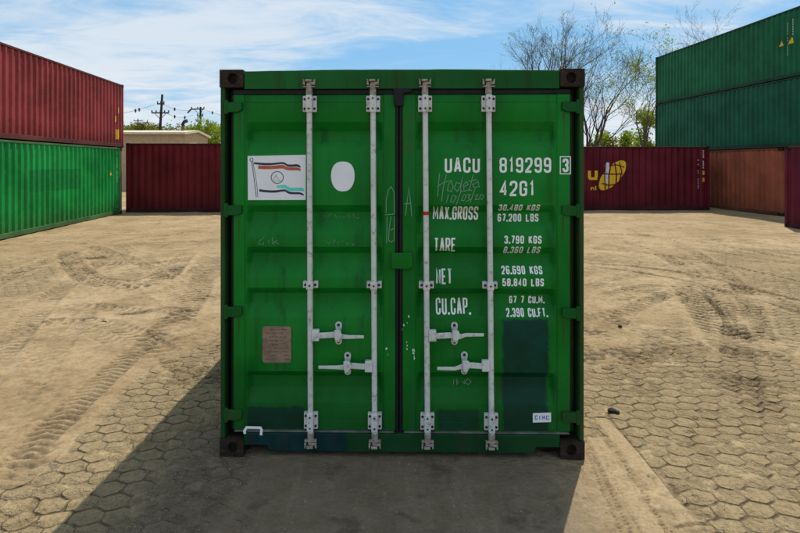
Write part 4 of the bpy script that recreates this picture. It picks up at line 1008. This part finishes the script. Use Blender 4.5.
# ------------------------------------------------------------------ trees
BARK = plain('grey_bark', (.075, .062, .052), .95, .3, 3); TWIG = plain('twig_bark', (.065, .052, .045), .95, .3, 3)
def leafmat(name, a, b_, tr=.35):
    m, t, b = new_mat(name); tc = t.new('ShaderNodeTexCoord').outputs['Object']
    n = t.noise(tc, .9, 4, .6); n_2 = t.noise(tc, 7, 2)
    c = t.mix(t.ramp(t.math('ADD', t.math('MULTIPLY', n, .7), t.math('MULTIPLY', n_2, .3)), .36, .64), a, b_)
    t.put(b.inputs['Base Color'], c); b.inputs['Roughness'].default_value = .7; b.inputs['Specular IOR Level'].default_value = .2
    tl_ = t.new('ShaderNodeBsdfTranslucent'); t.l.new(t.mix(.5, c, (.16, .2, .02)), tl_.inputs[0])
    mx = t.new('ShaderNodeMixShader'); mx.inputs[0].default_value = tr; t.l.new(b.outputs[0], mx.inputs[1]); t.l.new(tl_.outputs[0], mx.inputs[2])
    t.l.new(mx.outputs[0], m.node_tree.nodes['Material Output'].inputs[0]); return m
LEAF = leafmat('spring_leaf', (.17, .27, .018), (.34, .42, .04), .6); LEAFD = leafmat('olive_leaf', (.15, .15, .02), (.27, .24, .04), .55); BUD = leafmat('bud_leaf', (.17, .28, .03), (.30, .40, .06), .55)
def leaves(mb, p, n, spread, size, rg):
    for _ in range(n):
        c = Vector(p) + Vector((rg.gauss(0, spread), rg.gauss(0, spread), rg.gauss(0, spread)))
        a = Vector((rg.gauss(0, 1), rg.gauss(0, 1), rg.gauss(0, 1))).normalized(); b_ = a.orthogonal().normalized(); s_ = size * rg.uniform(.6, 1.3)
        d_ = a.cross(b_)
        mb.face([c - b_ * s_ * .5, c + d_ * s_ * .28, c + b_ * s_ * .5, c - d_ * s_ * .28])
def bare_tree(px, dist, py_top, label, seed, limbs=4, spread=.5, lean=0.0, leafy=0.0, r0=.22, fork=.22, levels=5, group='bare trees behind the back row', dens=1.0, bend=0.0):
    x = (px - 400) * dist / F_PX; h = CAM_H + (HOR - py_top) * dist / F_PX; rg = random.Random(seed)
    root_ = empty('bare_tree', (x, dist, -.1), rg.uniform(0, .3), label, 'tree', group)
    tr, tw, lf = MB(), MB(), MB(); tips = []
    def grow(p, d, L, r, lev):
        n = 5 if lev < 2 else 4; pts = [p.copy()]; rad = [r]; dd = d.copy(); kids = []
        end = .5 if lev < levels else .35
        for i in range(n):
            dd = (dd + Vector((rg.gauss(0, .10), rg.gauss(0, .10), rg.gauss(0, .06) + (.055 if lev > 0 else 0)))).normalized()
            p = p + dd * L / n; pts.append(p.copy()); rad.append(r * (1 - (1 - end) * (i + 1) / n))
            if lev > 0 or i >= n - 1: kids.append((p.copy(), dd.copy(), rad[-1], (i + 1) / n))
        (tr if lev < 3 else tw).tube(pts, rad, 7 if lev < 2 else 5 if lev < 3 else 3, cap=False)
        if lev >= levels: tips.append(p); return
        if lev == 0:
            for k_ in range(limbs):
                a = 2 * math.pi * (k_ + rg.uniform(-.25, .25)) / limbs; s2 = spread * rg.uniform(.6, 1.15)
                nd = (Vector((math.cos(a) * s2 * 1.1 + bend, math.sin(a) * s2 * .8, 1))).normalized()
                grow(p - dd * L * rg.uniform(0, .25), nd, h * (1 - fork) * rg.uniform(.50, .66), r * rg.uniform(.5, .68), 1)
            return
        for (q_, qd, qr, f) in kids:
            if f < .3: continue
            m_ = (1 if rg.random() < .9 * dens else 0) + (1 if rg.random() < .38 * dens else 0)
            if f > .99: m_ = max(m_, 2)
            for _ in range(m_):
                side = Vector((rg.gauss(0, 1), rg.gauss(0, 1), rg.gauss(0, .45))); side = (side - qd * side.dot(qd)).normalized()
                nd = (qd + side * rg.uniform(.45, .95)).normalized()
                grow(q_, nd, L * rg.uniform(.40, .64), max(.0075, qr * rg.uniform(.42, .64)), lev + 1)
    grow(Vector((0, 0, 0)), Vector((lean, 0, 1)).normalized(), h * fork, r0, 0)
    tr.build('trunk', BARK, root_, smooth=60); tw.build('twigs', TWIG, root_)
    if leafy:
        for p in tips:
            if rg.random() < leafy: leaves(lf, p, 3, .14, .15, rg)
        if len(lf.bm.faces): lf.build('young_leaves', BUD, root_)
    return root_
bare_tree(550, 45, 23, 'tall bare tree rising behind the roof of the middle container', 21, 5, .26, 0, .03, .26, .34, 5, dens=1.0)
bare_tree(588, 41, 49, 'bare tree with many upright limbs, at the right of the middle container', 5, 5, .30, .04, .12, .19, .12, 5, bend=.07, dens=.95)
bare_tree(523, 62, 44, 'small faint bare tree left of the tall one', 9, 4, .3, 0, .0, .14, .3, 4)
bare_tree(644, 46, 62, 'slender tree with young green leaves beside the green stack', 14, 4, .24, 0, .85, .11, .25, 5, dens=.85)
bare_tree(712, 48, 8, 'bare tree whose top shows above the topmost green container', 33, 4, .4, 0, .02, .2, .35, 5, dens=.65)
def leafy_tree(px, dist, py_top, wpx, label, seed, mat, group, n=170, per=26, size=.26, base=.15):
    x = (px - 400) * dist / F_PX; h = CAM_H + (HOR - py_top) * dist / F_PX; rg = random.Random(seed); rw = wpx * dist / F_PX / 2
    r_ = empty('leafy_tree', (x, dist, -.1), 0, label, 'tree', group); tr, lf = MB(), MB()
    tr.tube([(0, 0, 0), (rg.uniform(-.2, .2), 0, h * .35), (rg.uniform(-.3, .3), 0, h * .8)], [.2, .14, .05], 7)
    lobes = [(Vector((rg.uniform(-.6, .6) * rw, rg.uniform(-.6, .6) * rw, h * rg.uniform(base + .15, .85))), rw * rg.uniform(.28, .5)) for _ in range(11)]
    for k_ in range(8):
        l_ = lobes[k_][0]; tr.tube([(0, 0, h * rg.uniform(.2, .5)), l_ * .6 + Vector((0, 0, h * .15)), l_], [.07, .05, .02], 4)
    for _ in range(n):
        c0, rr2 = rg.choice(lobes); v = Vector((rg.gauss(0, 1), rg.gauss(0, 1), rg.gauss(0, 1))).normalized() * rr2 * rg.uniform(.35, 1.05) ** .6
        p = c0 + v; p.z = min(max(p.z, h * base * .5), h * rg.uniform(.93, 1.0)); leaves(lf, p, per, .24, size, rg)
    tr.build('trunk', BARK, r_, smooth=60); lf.build('crown', mat, r_); return r_
G1 = 'spring trees beyond the shed'
rgx = random.Random(77)
for i, (px, d_, pt, wp, mt, lab) in enumerate((
    (108, 84, 119, 44, LEAF, 'low yellow-green tree half hidden by the red container'), (134, 88, 118, 46, LEAFD, 'olive tree left of the leaning utility pole'),
    (153, 82, 119, 44, LEAFD, 'olive tree directly behind the leaning utility pole'), (170, 90, 120, 46, LEAFD, 'low dull tree behind the shed flue'),
    (185, 84, 116, 42, LEAF, 'yellow-green tree between the shed flue and the upright pole'), (203, 80, 117, 44, LEAF, 'yellow-green tree directly behind the upright utility pole'),
    (219, 86, 116, 44, LEAF, 'bright yellow-green tree at the left edge of the middle container'))):
    leafy_tree(px, d_, pt, wp, lab, 40 + i, mt, G1, n=260, size=.32)
G2 = 'spring trees behind the back right container'
for i, (px, d_, pt, wp, mt, lab, n_) in enumerate((
    (596, 60, 124, 24, LEAF, 'low yellow-green bush at the right edge of the middle container', 120), (612, 66, 126, 26, LEAFD, 'dull green bush between the two yellow-green ones', 140),
    (628, 58, 124, 22, LEAF, 'small yellow-green bush right of the dull green one', 110), (645, 52, 103, 30, LEAF, 'fresh bright green tree against the dark green stack', 150))):
    leafy_tree(px, d_, pt, wp, lab, 60 + i, mt, G2, n=n_, per=20)
# far wood closing the horizon
mb = MB(); rg = random.Random(90)
for k_ in range(2300):
    a = rg.uniform(-1.15, 1.15); d_ = rg.uniform(120, 165); c0 = Vector((math.sin(a) * d_, math.cos(a) * d_, rg.uniform(.3, 4.5) + rg.random() ** 2 * 2.6 + .8 * math.sin(a * 31)))
    leaves(mb, c0, 18, 1.0, 1.1, rg)
fw = mb.build('far_wood', LEAFD, None); tag(fw, 'far wood of spring trees closing the horizon', 'wood', kind='stuff')

# ------------------------------------------------------------------ grit, and small stones on the sand
mb = MB(); rg = random.Random(55); GR = plain('grit', (.27, .21, .135), .95, .6, 9)
for _ in range(2600):
    d_ = 2.7 + 11 * rg.random() ** 1.8; x = rg.uniform(-1, 1) * d_ * .80; r_ = rg.choice((.0025, .003, .003, .004, .006)) * rg.uniform(.6, 1.1)
    if abs(x) < 1.25 and d_ > 3.6: continue
    c0 = Vector((x, d_, .002 + r_ * .3)); vv = [c0 + Vector((rg.uniform(.7, 1.3) * r_ * math.cos(a), rg.uniform(.7, 1.3) * r_ * math.sin(a), rg.uniform(-.3, .1) * r_)) for a in (0, 1.3, 2.6, 3.9, 5.1)]
    tp = mb.bm.verts.new(c0 + Vector((0, 0, r_ * rg.uniform(.5, .9)))); ring = [mb.bm.verts.new(p) for p in vv]
    for i in range(5): mb.bm.faces.new([ring[i], ring[(i + 1) % 5], tp])
tag(mb.build('grit', GR, None), 'loose grit and crumbs of sand scattered over the yard', 'grit', kind='stuff')
STONE = plain('dark_stone', (.02, .018, .016), .9, .4, 30); PALE = plain('pale_stone', (.5, .47, .42), .9, .2, 30)
def stone(px, py, r_, mat, lab, seed, grp=None):
    gx, gy = gpt(px, py); bm = bmesh.new(); bmesh.ops.create_icosphere(bm, subdivisions=2, radius=r_); rg = random.Random(seed)
    for v in bm.verts: v.co *= rg.uniform(.8, 1.15); v.co.z *= .65; v.co.x *= 1.3
    me_ = bpy.data.meshes.new('stone'); bm.to_mesh(me_); bm.free(); me_.materials.append(mat)
    o = bpy.data.objects.new('stone', me_); COL.objects.link(o); o.location = (gx, gy, r_ * .45); tag(o, lab, 'stone', grp)
stone(611.5, 412, .027, STONE, 'dark stone on the sand right of the middle container', 1); stone(617, 413, .018, STONE, 'smaller dark stone touching the larger dark one', 2); stone(614.6, 411.6, .012, PALE, 'tiny pale stone between the two dark ones', 3)
stone(620, 327, .022, STONE, 'lone dark stone farther back on the right', 4); stone(104, 323, .026, STONE, 'dark stone on smooth sand at the left', 5)
